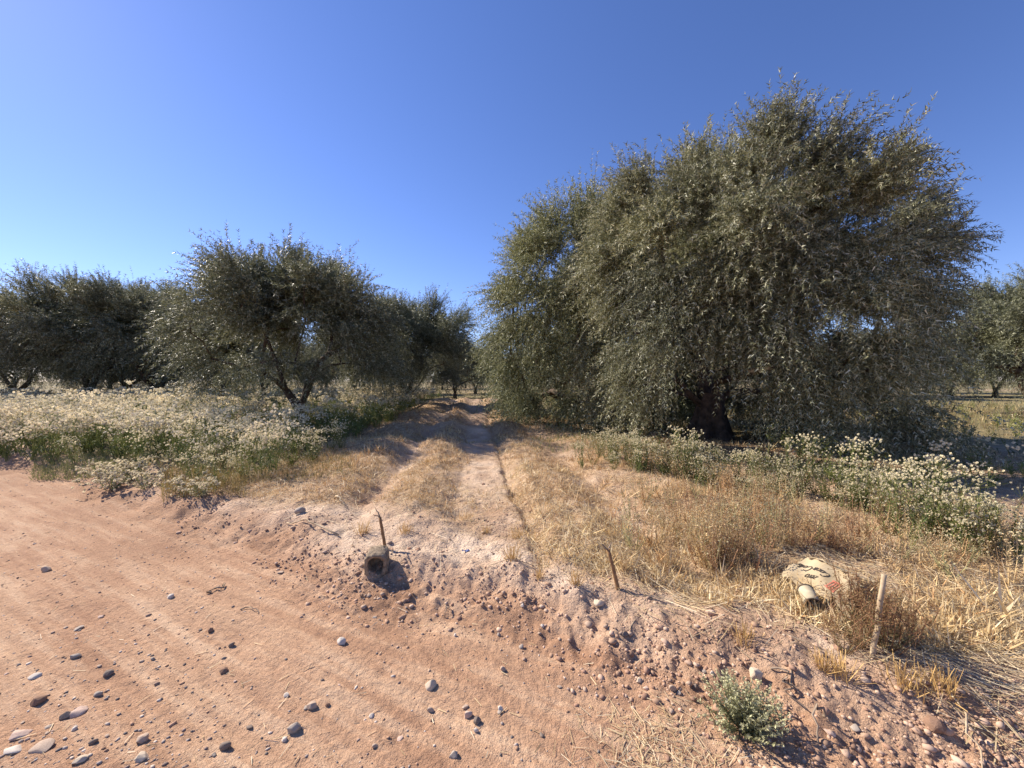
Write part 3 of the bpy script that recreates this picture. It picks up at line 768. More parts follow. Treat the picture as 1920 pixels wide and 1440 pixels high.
ok = (s > (0.35 + 0.5 * vnoise(x * 1.2, y * 1.2, 5)) * sstep(-9, -5.5, x) - 0.35 * (1 - sstep(-9, -6.5, x))) & (u < -3.05 + 0.7 * vnoise(x, y * 0.5, 6) - 0.25 * (y < 9)) & (np.abs(x / y) < 1.55)
ok &= rng.random(len(x)) < np.clip(1.15 - y / 45, 0.3, 1)
x, y = x[ok][:2700], y[ok][:2700]
n = len(x)
shade = np.exp(-((x + 3.9) ** 2 / 2.2 ** 2 + (y - 11.2) ** 2 / 2.5 ** 2)) + np.exp(-((x + 11.5) ** 2 / 2.5 ** 2 + (y - 18.2) ** 2 / 2.2 ** 2))
green = (rng.random(n) < 0.16 + 0.75 * shade + 0.4 * (fbm(x * 0.35, y * 0.35, 2, 91) > 0.12))
pick = np.where(green, 5 + rng.integers(0, 3, n), np.where(y > 13, 8 + rng.integers(0, 3, n), rng.integers(0, 5, n)))
pos = np.stack([x, y, H(x, y) - 0.01], -1)
tint = 1 + rng.normal(0, 0.12, (n, 1)) * np.array([[1, 0.9, 0.8]])
q = merge_instances(FARW + FARG + FAR2, pos, rng.uniform(0, 6.28, n), rng.uniform(0.75, 1.2, n) * (1.05 + 0.9 * fbm(x * 0.6, y * 0.6, 2, 93)), pick, tint)
tag(obj('flower_field', q.mesh('flower_field', M_WEED)), 'dense mass of white-flowered weeds left of the lane, under the olives', 'weeds', kind='stuff')

# weeds in and beyond the shade on the right
x, y = scatter(2600, 2.0, 26, 4.6, 30, 1.3)
ok = (np.hypot(x - BX, y - BY) > 1.5) & (x / y < 1.55)
far = y + 0.25 * x
front_row = np.interp(x, [p[0] for p in row_pts[:6]] + [30], [p[1] + 0.2 for p in row_pts[:6]] + [4.6])
ok &= (y > front_row) & (lane_u(x, y) > 2.9)
dens = np.where((x > 5.0) & (y < 8.5), 0.45, 0.38)
ok &= rng.random(len(x)) < dens
x, y = x[ok][:900], y[ok][:900]; n = len(x)
w = rng.random(n)
deep = (x > 5.0) & (y < 8.5)
pick = np.where(deep, np.where(w < 0.3, rng.integers(0, 5, n), 5 + rng.integers(0, 3, n)), np.where(w < 0.45, 5 + rng.integers(0, 3, n), 8 + rng.integers(0, 3, n)))
pos = np.stack([x, y, H(x, y) - 0.01], -1)
q = merge_instances(FARW + FARG + FARD, pos, rng.uniform(0, 6.28, n), rng.uniform(0.55, 1.0, n), pick)
tag(obj('shaded_weeds', q.mesh('shaded_weeds', M_WEED)), 'weeds and dry stalks in the shade and sun behind the big olive', 'weeds', kind='stuff')

# ------------------------------------------------------------------ grass and straw
def blades(x, y, hmin, hmax, w, cols, lean=0.35, r=rng, upright=1.0):
    n = len(x)
    z = H(x, y) - 0.005
    P = np.stack([x, y, z], -1)
    a = r.uniform(0, 6.28, n); l = np.abs(r.normal(0, lean, n))
    D = nrm(np.stack([np.cos(a) * l, np.sin(a) * l, np.full(n, upright)], -1))
    S = nrm(np.cross(D, r.normal(0, 1, (n, 3))))
    L = r.uniform(hmin, hmax, n)
    c = cols[r.integers(0, len(cols), n)] * r.uniform(0.7, 1.25, (n, 1))
    q = leaf_quads(P, D, S, L, np.full(n, w), 0.35)
    return q, c

STRAWC = np.array([[0.70, 0.53, 0.29], [0.62, 0.43, 0.21], [0.76, 0.61, 0.39], [0.50, 0.30, 0.14], [0.66, 0.47, 0.24]])
q = Quads()
# tufts of dry grass on the ridges: clusters of blades
n = 30000
dep = 2.0 + 17 * rng.random(n) ** 1.9
px = rng.uniform(360, 1920, n)
x = (px - 960) / FPX * dep; y = dep
m = straw_mask(x, y)
u = lane_u(x, y)
m = m * np.where(u < -3.3, 0.25, 1) * np.where(u > 3.2, 0.5, 1)
ok = rng.random(n) < (m - 0.15) * 1.2
ok &= np.hypot(x - 2.3, y - 2.85) > 0.42
x, y = x[ok], y[ok]
k = 11
X = np.repeat(x, k) + rng.normal(0, 0.025, len(x) * k) * (1 + np.repeat(y, k) * 0.12); Y = np.repeat(y, k) + rng.normal(0, 0.025, len(x) * k) * (1 + np.repeat(y, k) * 0.12)
far = np.repeat(y, k)
bq, bc = blades(X, Y, 0.03, 0.085, 0.0038, STRAWC, 1.3)
hs_ = np.repeat(np.exp(rng.normal(0.0, 0.4, len(x))), k)[:, None]
for j in (1, 2, 3): bq[:, j] = bq[:, 0] + (bq[:, j] - bq[:, 0]) * hs_
# wider blades farther off keep the cover the same
ctr = (bq[:, 1] + bq[:, 3]) / 2; wd = np.clip(far / 4.5, 1, 3)[:, None]
bq[:, 1] = ctr + (bq[:, 1] - ctr) * wd; bq[:, 3] = ctr + (bq[:, 3] - ctr) * wd
vc = 1 + 0.55 * fbm(X * 0.9, Y * 0.9, 3, 95)[:, None] * np.array([[0.5, 0.9, 1.0]])
q.add(bq, bc * vc)
tag(obj('dry_grass', q.mesh('dry_grass', M_STRAW)), 'golden dry grass and stubble on the ridges of the lane', 'grass', kind='stuff')

# straw lying loose
def straw_lying(n, xs, ys, lmin, lmax, w, az, azs, lift=0.012):
    a = az + rng.normal(0, azs, n)
    L = rng.uniform(lmin, lmax, n)
    dx = np.cos(a) * L / 2; dy = np.sin(a) * L / 2
    p0 = np.stack([xs - dx, ys - dy, H(xs - dx, ys - dy) + rng.uniform(0.002, lift, n)], -1)
    p1 = np.stack([xs + dx, ys + dy, H(xs + dx, ys + dy) + rng.uniform(0.002, lift, n)], -1)
    S = nrm(np.cross(p1 - p0, np.array([0, 0, 1.0]) + rng.normal(0, 0.5, (n, 3))))
    c = np.array([[0.66, 0.52, 0.30], [0.60, 0.45, 0.24], [0.72, 0.60, 0.40], [0.5, 0.38, 0.24]])[rng.integers(0, 4, n)] * rng.uniform(0.75, 1.15, (n, 1))
    return ribbon(p0, p1, S, w * rng.uniform(0.6, 1.3, n), w * rng.uniform(0.5, 1.0, n)), c
q = Quads()
n = 60000
dep = 1.7 + 11 * rng.random(n) ** 1.7; px = rng.uniform(380, 1980, n)
x = (px - 960) / FPX * dep; y = dep
m = straw_mask(x, y); s = road_s(x, y)
ok = rng.random(n) < np.clip(m + 0.10 * (s > -0.1), 0, 1) * 0.8
x, y = x[ok], y[ok]
q.add(*straw_lying(len(x), x, y, 0.04, 0.18, 0.0036, 0, 3.0, 0.045))
# long stalks combed towards the lower right
n = 620
px = rng.uniform(1560, 1960, n); py = rng.uniform(1080, 1400, n)
ok = (py > 1040 + (px - 1560) * 0.15) & (py < 1180 + (px - 1500) * 0.55)
px, py = px[ok], py[ok]
dep = CAM_Z * 0.92 * FPX / (py - HOR); x = (px - 960) / FPX * dep
q.add(*straw_lying(len(x), x, dep, 0.08, 0.38, 0.0036, math.radians(-38), 0.6, 0.03))
n = 260
px = rng.uniform(1090, 1330, n); py = 1040 + (px - 1090) * 0.42 + rng.normal(0, 28, n)
dep = CAM_Z * 0.92 * FPX / (py - HOR); x = (px - 960) / FPX * dep
q.add(*straw_lying(n, x, dep, 0.10, 0.3, 0.0036, math.radians(-50), 0.5, 0.03))
# litter patch at the foot of the bank
n = 420
px = rng.normal(1240, 75, n); py = rng.normal(1385, 45, n); ok = py > 1290
px, py = px[ok], py[ok]
dep = CAM_Z * 0.97 * FPX / (py - HOR); x = (px - 960) / FPX * dep
q.add(*straw_lying(len(x), x, dep, 0.02, 0.10, 0.0028, 0, 3.0, 0.012))
# stray bits on the road
n = 420
dep = 1.55 + 5 * rng.random(n) ** 1.5; px = rng.uniform(0, 1300, n); x = (px - 960) / FPX * dep
ok = road_s(x, dep) < 0
q.add(*straw_lying(ok.sum(), x[ok], dep[ok], 0.02, 0.07, 0.0035, 0, 3.0, 0.008))
tag(obj('loose_straw', q.mesh('loose_straw', M_STRAW)), 'loose straw strewn over the soil between road and trees', 'straw', kind='stuff')

# green and yellow grass: left road edge, lane fringe, sunlit ground far right
q = Quads()
def grass_px(n, x0, x1, y0, y1, cols, h0, h1, w):
    px = rng.uniform(x0, x1, n); py = rng.uniform(y0, y1, n)
    dep = (CAM_Z - 0.12) * FPX / (py - HOR); x = (px - 960) / FPX * dep
    q.add(*blades(x, dep, h0, h1, w, cols, 0.6))
GRC = np.array([[0.19, 0.215, 0.075], [0.24, 0.235, 0.10], [0.32, 0.29, 0.14]])
GYC = np.array([[0.40, 0.36, 0.16], [0.50, 0.40, 0.20], [0.30, 0.30, 0.12], [0.55, 0.44, 0.24]])
grass_px(3200, 60, 250, 852, 888, GRC, 0.06, 0.16, 0.007)
grass_px(2200, 300, 460, 885, 938, GRC * np.array([1.3, 1.0, 0.9]), 0.06, 0.2, 0.006)
grass_px(1800, 440, 660, 850, 915, GRC * np.array([1.1, 0.9, 0.9]), 0.06, 0.2, 0.006)
grass_px(1500, 780, 960, 742, 775, GRC, 0.08, 0.25, 0.02)
grass_px(900, 1000, 1160, 790, 850, GRC, 0.08, 0.25, 0.01)
x = rng.uniform(6, 34, 9000); y = rng.uniform(11, 24, 9000)
ok = x / y < 1.5
q.add(*blades(x[ok], y[ok], 0.1, 0.4, 0.014, GYC, 0.5))
tag(obj('green_grass', q.mesh('green_grass', M_WEED)), 'green and yellowing grass along the road edge and beyond the shade', 'grass', kind='stuff')

# ------------------------------------------------------------------ crumbs of soil and gravel
def ico(sub):
    bm = bmesh.new(); bmesh.ops.create_icosphere(bm, subdivisions=sub, radius=1.0)
    V = np.array([v.co[:] for v in bm.verts]); F = np.array([[v.index for v in f.verts] for f in bm.faces])
    bm.free(); return V, F

def soil_attr_mat():
    m, nt = new_mat('soil_crumb'); out = N(nt, 'ShaderNodeOutputMaterial'); p = N(nt, 'ShaderNodeBsdfPrincipled')
    at = N(nt, 'ShaderNodeAttribute', attribute_name='Col'); p.inputs['Roughness'].default_value = 0.92; p.inputs['Specular IOR Level'].default_value = 0.15
    nt.links.new(at.outputs['Color'], p.inputs['Base Color']); nt.links.new(p.outputs[0], out.inputs['Surface']); return m
M_CRUMB = soil_attr_mat()
V0, F0 = ico(1)
def crumbs(name, x, y, size, cols, label, cat, flat=0.7):
    n = len(x)
    J = 1 + rng.normal(0, 0.17, (n, len(V0), 1))
    V = V0[None] * J * np.stack([rng.uniform(0.7, 1.4, n), rng.uniform(0.7, 1.2, n), flat * rng.uniform(0.7, 1.1, n)], -1)[:, None]
    a = rng.uniform(0, 6.28, n); c, s_ = np.cos(a)[:, None], np.sin(a)[:, None]
    X = V[..., 0] * c - V[..., 1] * s_; Y = V[..., 0] * s_ + V[..., 1] * c
    V = np.stack([X, Y, V[..., 2]], -1) * size[:, None, None]
    V += np.stack([x, y, H(x, y) + size * 0.15], -1)[:, None]
    F = (F0[None] + (np.arange(n) * len(V0))[:, None, None]).reshape(-1, 3)
    C = np.repeat(cols[rng.integers(0, len(cols), n)] * rng.uniform(0.75, 1.2, (n, 1)), len(F0), 0)
    tag(obj(name, tri_mesh(name, V.reshape(-1, 3), F, M_CRUMB, False, C)), label, cat, kind='stuff')
n = 160000
dep = 1.5 + 6.5 * rng.random(n) ** 1.6; px = rng.uniform(330, 1960, n); x = (px - 960) / FPX * dep; y = dep
s = road_s(x, y)
d = np.exp(-((s + 0.2) / 0.28) ** 2) * (0.25 + 1.6 * np.clip(fbm(x * 2.6, y * 2.6, 3, 101) + 0.12, 0, 1)) + 0.10 * (s > 0.1) * (1 - straw_mask(x, y))
ok = rng.random(n) < d * 0.5
x, y = x[ok][:8000], y[ok][:8000]
crumbs('soil_clods', x, y, np.clip(np.exp(rng.normal(-5.2, 0.55, len(x))), 0.002, 0.024), np.array([[0.50, 0.345, 0.25], [0.42, 0.27, 0.18], [0.50, 0.36, 0.26], [0.36, 0.22, 0.15]]), 'crumbled soil clods along the eroded bank', 'soil')
n = 9000
dep = 1.45 + 6 * rng.random(n) ** 1.8; px = rng.uniform(-20, 1500, n); x = (px - 960) / FPX * dep; y = dep
s = road_s(x, y)
dens = (s < -0.25) * (0.10 + 0.5 * np.clip(fbm(x * 1.1, y * 1.1, 2, 111) + 0.1, 0, 1) + 0.5 * (px < 420) * (x < -0.6))
ok = rng.random(n) < dens
x, y = x[ok][:2600], y[ok][:2600]
crumbs('road_gravel', x, y, np.clip(np.exp(rng.normal(-5.35, 0.42, len(x))), 0.0022, 0.013), np.array([[0.40, 0.33, 0.28], [0.28, 0.2, 0.16], [0.55, 0.46, 0.38], [0.42, 0.26, 0.17], [0.2, 0.17, 0.15]]), 'fine gravel scattered over the dirt road', 'gravel', 0.5)

# ------------------------------------------------------------------ stones one can pick out
STONE = {
    'grey': noise_mat('stone_grey', (0.30, 0.24, 0.19), (0.45, 0.38, 0.31), 14, 0.75, 0.25, 60, dist=0.004),
    'tan': noise_mat('stone_tan', (0.36, 0.26, 0.19), (0.52, 0.40, 0.30), 12, 0.8, 0.25, 60, dist=0.004),
    'cream': noise_mat('stone_cream', (0.48, 0.38, 0.27), (0.65, 0.53, 0.39), 12, 0.8, 0.25, 60, dist=0.004),
    'white': noise_mat('stone_white', (0.50, 0.42, 0.34), (0.68, 0.60, 0.50), 12, 0.75, 0.2, 60, dist=0.004),
    'dark': noise_mat('stone_dark', (0.15, 0.115, 0.09), (0.28, 0.215, 0.17), 14, 0.75, 0.25, 60, dist=0.004),
    'brown': noise_mat('stone_brown', (0.20, 0.12, 0.08), (0.34, 0.21, 0.14), 12, 0.9, 0.4, 50, dist=0.006),
    'pink': noise_mat('stone_pink', (0.44, 0.30, 0.23), (0.60, 0.46, 0.37), 10, 0.85, 0.25, 50, dist=0.004),
}
V2, F2 = ico(3)
def stone_mesh(seed, colour, rough=0.10):
    r = np.random.default_rng(seed)
    if seed % 3:                             # broken, angular stone
        bm = bmesh.new()
        for p in nrm(r.normal(0, 1, (26, 3))) * r.uniform(0.8, 1.0, (26, 1)): bm.verts.new(p)
        bmesh.ops.convex_hull(bm, input=bm.verts[:])
        bmesh.ops.bevel(bm, geom=bm.edges[:], offset=0.05, segments=1, affect='EDGES')
        bmesh.ops.recalc_face_normals(bm, faces=bm.faces[:])
        me = bpy.data.meshes.new('stone'); bm.to_mesh(me); bm.free(); me.materials.append(STONE[colour]); return me
    V = V2.copy()
    for _ in range(14):                      # broken, flat facets
        d = nrm(r.normal(0, 1, 3)); h = r.uniform(0.5, 0.9)
        e = V @ d; V -= np.where(e > h, (e - h) * 0.92, 0)[:, None] * d
    V /= np.abs(V).max(0)
    V *= (1 + rough * np.sin(V @ r.normal(0, 2.5, 3) + 1)[:, None])
    return tri_mesh('stone', V, F2, STONE[colour], True)
_sm = {}
STONES = [
 (83,1072,20,14,'tan','pale rounded stone lying alone on the left of the road'),
 (318,1122,18,11,'white','whitish angular stone alone in the middle of the road'),
 (393,1186,14,13,'brown','small brown pointed stone, upper of two dark ones on the road'),
 (432,1214,11,10,'dark','small dark stone, lower of two dark ones on the road'),
 (417,1263,19,12,'brown','brown clod with a dark shaded side on the open road'),
 (199,1268,22,14,'dark','dark angular stone on the left road, above the gravel'),
 (63,1273,26,12,'white','flat whitish stone near the left edge of the road'),
 (67,1320,30,20,'brown','lumpy dark brown clod at the lower left'),
 (120,1349,27,16,'dark','dark brown wedge-shaped stone at the lower left'),
 (144,1339,30,11,'pink','long pale pinkish flake beside the dark wedge stone'),
 (263,1393,27,17,'tan','smooth tan oval pebble at the bottom left'),
 (419,1408,23,18,'dark','dark grey oval pebble at the bottom, standing apart'),
 (548,1375,35,26,'grey','large smooth grey cobble at the bottom of the road'),
 (531,1393,18,10,'white','small white pebble touching the large grey cobble'),
 (583,1331,25,20,'tan','tan knobbly stone above the large grey cobble'),
 (612,1327,12,9,'brown','little brown stone just right of the tan knobbly one'),
 (535,1310,14,9,'white','tiny pale stone up left of the tan knobbly one'),
 (262,1427,33,15,'cream','cream oblong stone on the bottom edge of the view'),
 (145,1433,32,14,'cream','cream rounded stone on the bottom edge, farther left'),
 (180,1308,15,12,'grey','grey chip in the gravel at the left'),
 (137,1234,24,10,'grey','thin grey flake high in the left gravel'),
 (143,1182,24,8,'grey','long thin grey flake farther up the left road'),
 (30,1382,54,26,'pink','big pinkish slab half sunk in the lower left corner'),
 (18,1412,42,24,'white','pale slab half sunk below the pinkish one'),
 (70,1410,44,18,'tan','brownish slab half sunk in the lower left'),
 (135,1373,14,10,'white','small white chip below the dark wedge stone'),
 (85,1368,16,12,'grey','grey stone between the sunk slab and the white chip'),
 (170,1398,16,11,'dark','dark chip left of the smooth tan oval pebble'),
 (283,1240,11,8,'grey','small square grey stone in mid road'),
 (262,1244,11,6,'tan','small tan stone left of the square grey one'),
 (640,1208,22,18,'white','light grey stone below the hollow block'),
 (807,1293,26,23,'cream','speckled cream stone in the middle foreground'),
 (806,1337,15,11,'tan','small tan pebble under the speckled cream stone'),
 (877,1347,20,20,'pink','round tan stone of the tight group of three'),
 (894,1360,20,25,'dark','dark grey stone of the tight group of three'),
 (892,1377,12,10,'white','smallest pale stone of the tight group of three'),
 (938,1336,12,12,'white','little white stone right of the group of three'),
 (850,1425,24,19,'grey','slate grey oval pebble at the bottom centre'),
 (696,1348,13,10,'white','small white oval pebble alone on the red road'),
 (748,1390,17,9,'pink','low pinkish stone sunk in the road at bottom centre'),
 (701,1405,12,9,'tan','small tan stone near the bottom, left of centre'),
 (853,1195,9,9,'white','tiny white pebble at the foot of the bank'),
 (935,1193,9,10,'grey','tiny grey pebble above the crumbled gully'),
 (978,1217,12,9,'grey','grey pebble in the crumbled gully of the bank'),
 (943,1260,12,12,'tan','tan pebble below the crumbled gully'),
 (980,1139,10,8,'white','white pebble on the crest of the bank'),
 (1018,1177,10,8,'white','white pebble on the face of the bank'),
 (1123,1135,24,12,'cream','flat cream stone on the bank below the forked stake'),
 (1173,1195,17,13,'dark','dark slate stone on the bank, alone'),
 (1240,1220,15,11,'brown','brown stone high on the bank at right'),
 (1200,1282,17,13,'cream','cream pebble beside the dark hole in the bank'),
 (1213,1297,15,10,'pink','pinkish pebble just under the cream one in the bank'),
 (1263,1297,16,18,'tan','tan stone in the bank, left of the green shrub'),
 (1275,1305,12,12,'grey','grey stone touching the tan one by the green shrub'),
 (1307,1293,14,14,'dark','slate blue chip at the top left of the green shrub'),
 (1337,1270,10,9,'white','small white stone above the green shrub'),
 (1322,1263,13,7,'grey','flat grey stone above the green shrub'),
 (1420,1272,34,29,'cream','big cream boulder-like stone above the green shrub'),
 (1757,1368,46,34,'brown','large reddish earth clod at the lower right'),
 (1608,1372,19,9,'grey','slate grey flat chip in the lower right soil'),
 (1560,1382,25,11,'pink','pale chip right of the shrub shadow'),
 (1813,1193,30,12,'pink','pinkish clod lying in straw at the right'),
 (1712,1285,30,20,'pink','pinkish clod at the straw edge, lower right'),
 (562,962,21,17,'grey','grey stone in the dry grass left of the thin stake'),
 (1335,1155,26,20,'pink','pinkish clod among straw, between the two stakes at right'),
 (690,1075,10,8,'grey','small stone beside the hollow block'),
 (653,1050,9,9,'brown','small brown clod left of the hollow block'),
 (525,1075,18,12,'tan','tan stone sunk in the soil left of the hollow block'),
]
for i, (px, py, w, h, c, lab) in enumerate(STONES):
    p = px_ground(px, py)
    k = p.y / FPX * 1.0
    key = (c, i % 4)
    if key not in _sm: _sm[key] = stone_mesh(300 + len(_sm), c, 0.14 if c == 'brown' else 0.08)
    sx = w * k / 2 * 0.86; sz = max(0.35 * sx, min(sx, h * k / 2 * 0.95))
    if 'sunk' in lab: sz = 0.3 * sx
    o = obj('stone', _sm[key], None, (p.x, p.y, p.z + sz * (0.1 if 'sunk' in lab else 0.3)), (rng.uniform(-.2, .2), rng.uniform(-.2, .2), rng.uniform(-0.5, 0.5)), (sx, sx * rng.uniform(0.7, 1.0), sz))
    tag(o, lab, 'stone')
# smaller pebbles that look alike
pb = 0
while pb < 70:
    dep = 1.6 + 3.2 * rng.random() ** 1.4; px = rng.uniform(0, 1150); x = (px - 960) / FPX * dep
    if road_s(x, dep) > -0.3: continue
    if px > 450 and rng.random() < 0.6: continue
    c = ['grey', 'tan', 'pink', 'dark', 'pink', 'brown', 'tan'][rng.integers(0, 7)]
    key = (c, int(rng.integers(0, 4)))
    if key not in _sm: _sm[key] = stone_mesh(300 + len(_sm), c)
    s_ = float(np.clip(np.exp(rng.normal(-5.0, 0.35)), 0.004, 0.014))
    o = obj('pebble', _sm[key], None, (x, dep, float(H(x, dep)) + s_ * 0.25), (0, 0, rng.uniform(0, 6.28)), (s_ * rng.uniform(1, 1.7), s_, s_ * 0.55))
    tag(o, 'small pebble scattered on the dirt road', 'pebble', 'small pebbles on the dirt road')
    pb += 1

# ------------------------------------------------------------------ stakes, sticks
M_WOOD = noise_mat('stake_wood', (0.20, 0.11, 0.055), (0.36, 0.21, 0.10), 22, 0.8, 0.4, 60, dist=0.004)
M_PALE = noise_mat('peeled_wood', (0.30, 0.21, 0.125), (0.60, 0.48, 0.32), 16, 0.8, 0.3, 60, dist=0.004)
M_GREYW = noise_mat('weathered_twig', (0.20, 0.15, 0.11), (0.38, 0.29, 0.21), 20, 0.85, 0.3, 60, dist=0.003)

def tube(points, radii, sides=9, cap=True):
    """smooth tube through points, rings shared; returns bmesh"""
    bm = bmesh.new(); rings = []
    n = len(points); P = [Vector(p) for p in points]
    for i in range(n):
        d = (P[min(i + 1, n - 1)] - P[max(i - 1, 0)]).normalized()
        a = d.cross(Vector((0.3, 1, 0.1))).normalized(); b = d.cross(a)
        rings.append([bm.verts.new(P[i] + (a * math.cos(t) + b * math.sin(t)) * radii[i] * (1 + 0.07 * math.sin(3 * t + i))) for t in [k * 2 * math.pi / sides for k in range(sides)]])
    for i in range(n - 1):
        for k in range(sides):
            f = bm.faces.new((rings[i][k], rings[i][(k + 1) % sides], rings[i + 1][(k + 1) % sides], rings[i + 1][k])); f.smooth = True
    if cap:
        bm.faces.new(rings[0][::-1]); bm.faces.new(rings[-1])
    return bm

def bm_obj(name, bm, mat, parent=None, loc=None):
    me = bpy.data.meshes.new(name); bmesh.ops.recalc_face_normals(bm, faces=bm.faces[:]); bm.to_mesh(me); bm.free(); me.materials.append(mat)
    return obj(name, me, parent, loc)

def wobble(a, b, n, amp, seed):
    r = np.random.default_rng(seed); a = np.array(a); b = np.array(b)
    out = []
    for t in np.linspace(0, 1, n):
        out.append(tuple(a + (b - a) * t + r.normal(0, amp, 3) * math.sin(math.pi * min(1, max(0, t)))))
    return out

def stake(base_px, top_px, rad, mat, label, forks, seed):
    b = px_ground(*base_px); t = px_at(top_px[0], top_px[1], b.y + 0.04)
    root = bpy.data.objects.new('stake', None); COL.objects.link(root); root.location = b
    tag(root, label, 'stake')
    lt = t - b
    bm_obj('pole', tube(wobble(Vector((-lt.x * .15, 0, -0.06)), lt, 8, 0.0022, seed), [rad * (1.12 - 0.03 * i) for i in range(8)]), mat, root)
    for (fx, fy, dy, rr) in forks:
        e = px_at(fx, fy, b.y + 0.04 + dy) - b
        bm_obj('twig', tube(wobble(lt - Vector((0, 0, 0.006)), e, 5, 0.004, seed + 5), [rr * (1 - 0.13 * i) for i in range(5)], 6), M_GREYW, root)
    return root
stake((722, 1030), (712, 970), 0.0125, M_WOOD, 'thin brown stake with broken twigs at its top, behind the hollow block', [(703, 953, 0.03, 0.006), (699, 965, -0.04, 0.005), (705, 972, -0.06, 0.004)], 1)
stake((1162, 1108), (1141, 1030), 0.0125, M_WOOD, 'slender forked brown stake leaning left in the golden straw', [(1128, 1020, 0.0, 0.008), (1147, 1018, 0.03, 0.006)], 2)
stake((1641, 1238), (1660, 1078), 0.0115, M_PALE, 'pale peeled stake standing in the bushy weeds at right', [], 3)

def lying_stick(name, a, b, rad, mat, label, seed, cat='stick', lift=0.01, amp=0.012):
    p, q_ = px_ground(*a), px_ground(*b)
    pts = []
    r = np.random.default_rng(seed)
    for t in np.linspace(0, 1, 9):
        x = p.x + (q_.x - p.x) * t + r.normal(0, amp); y = p.y + (q_.y - p.y) * t + r.normal(0, amp)
        pts.append((x, y, float(H(x, y)) + rad + lift * math.sin(math.pi * t)))
    o = np.array(pts[0])
    return tag(bm_obj(name, tube([tuple(np.array(c) - o) for c in pts], [rad * (1 - 0.05 * i) for i in range(9)], 6), mat, None, tuple(o)), label, cat)
lying_stick('stick', (632, 1008), (535, 982), 0.0085, M_PALE, 'long pale bent stick on the soil left of the thin stake', 11, lift=0.04)
lying_stick('stick', (628, 934), (644, 948), 0.014, M_PALE, 'short pale peeled stick in the dry grass', 12, lift=0.03)
lying_stick('stick', (450, 1142), (487, 1150), 0.004, M_GREYW, 'thin dark twig lying on the open road', 13)
lying_stick('stick', (395, 1112), (418, 1102), 0.008, M_GREYW, 'small dark stick by the grey straw heap on the road', 14)
lying_stick('stick', (842, 1140), (830, 1165), 0.004, M_GREYW, 'thin twig leaning on the bank below the lane', 15, lift=0.03)
lying_stick('stick', (1455, 1265), (1500, 1310), 0.005, M_GREYW, 'crooked dark root beside the cream boulder-like stone', 16, lift=0.03, amp=0.02)
lying_stick('stick', (1480, 1262), (1510, 1345), 0.0045, M_GREYW, 'long crooked dark root right of the green shrub', 17, lift=0.03, amp=0.02)
lying_stick('stick', (1545, 1345), (1530, 1400), 0.006, M_GREYW, 'reddish upright twig in the lower right soil', 18, lift=0.06)
lying_stick('stalk', (1790, 1310), (1848, 1440), 0.0045, M_PALE, 'long pale dry stalk bent over the soil, lower right', 19, 'stalk', 0.05)
lying_stick('stalk', (1760, 1160), (1900, 1230), 0.0045, M_PALE, 'straight pale stalk lying among the straw at right', 20, 'stalk', 0.03)
lying_stick('stalk', (1030, 1062), (895, 1085), 0.003, M_PALE, 'thin pale stalk lying across the bare strip', 21, 'stalk', 0.02)

# ------------------------------------------------------------------ hollow concrete block
def hollow_block():
    bm = bmesh.new(); r = np.random.default_rng(5)
    sides = 28
    def ring(hw, hh, yy, zc, pw=3.2):
        out = []
        for k in range(sides):
            t = 2 * math.pi * k / sides
            c, s_ = math.cos(t), math.sin(t)
            x = hw * math.copysign(abs(c) ** (2 / pw), c); z = hh * math.copysign(abs(s_) ** (2 / pw), s_) + zc
            if s_ < -0.3: x *= 1.0
            out.append(bm.verts.new((x, yy, z)))
        return out
    spec = [(0.050, 0.055, 0.10, 0.105, 2.6), (0.058, 0.065, 0.01, 0.105, 2.6), (0.062, 0.070, -0.088, 0.105, 2.6), (0.080, 0.090, -0.098, 0.105, 3.0),
            (0.092, 0.100, -0.085, 0.105, 3.4), (0.093, 0.102, -0.02, 0.105, 3.4), (0.090, 0.100, 0.05, 0.105, 3.4), (0.086, 0.096, 0.12, 0.105, 3.2), (0.074, 0.084, 0.135, 0.105, 3.0)]
    R = [ring(*a[:4], a[4]) for a in spec]
    for i in range(len(R) - 1):
        for k in range(sides): bm.faces.new((R[i][k], R[i][(k + 1) % sides], R[i + 1][(k + 1) % sides], R[i + 1][k]))
    bm.faces.new(R[0]); bm.faces.new(R[-1])
    bmesh.ops.triangulate(bm, faces=bm.faces[:])
    bmesh.ops.subdivide_edges(bm, edges=bm.edges[:], cuts=1, use_grid_fill=True)
    for v in bm.verts:
        n_ = vnoise(np.array([v.co.x * 60 + v.co.y * 31]), np.array([v.co.z * 60 + v.co.y * 47]), 9)[0] - 0.5
        v.co += Vector((v.co.x, 0.2 * v.co.y, v.co.z - 0.105)).normalized() * n_ * 0.014
    for f in bm.faces: f.smooth = True
    return bm
M_CONC = noise_mat('rough_concrete', (0.15, 0.11, 0.075), (0.38, 0.30, 0.21), 34, 0.95, 1.0, 90, dist=0.01)
p = px_ground(700, 1086)
hb = bm_obj('hollow_block', hollow_block(), M_CONC, None, (p.x, p.y + 0.08, p.z - 0.012))
hb.rotation_euler = (math.radians(7), 0, math.radians(9)); hb.scale = (0.92, 0.70, 0.95)
tag(hb, 'rough hollow concrete block with dark rounded opening on the bare soil', 'block')

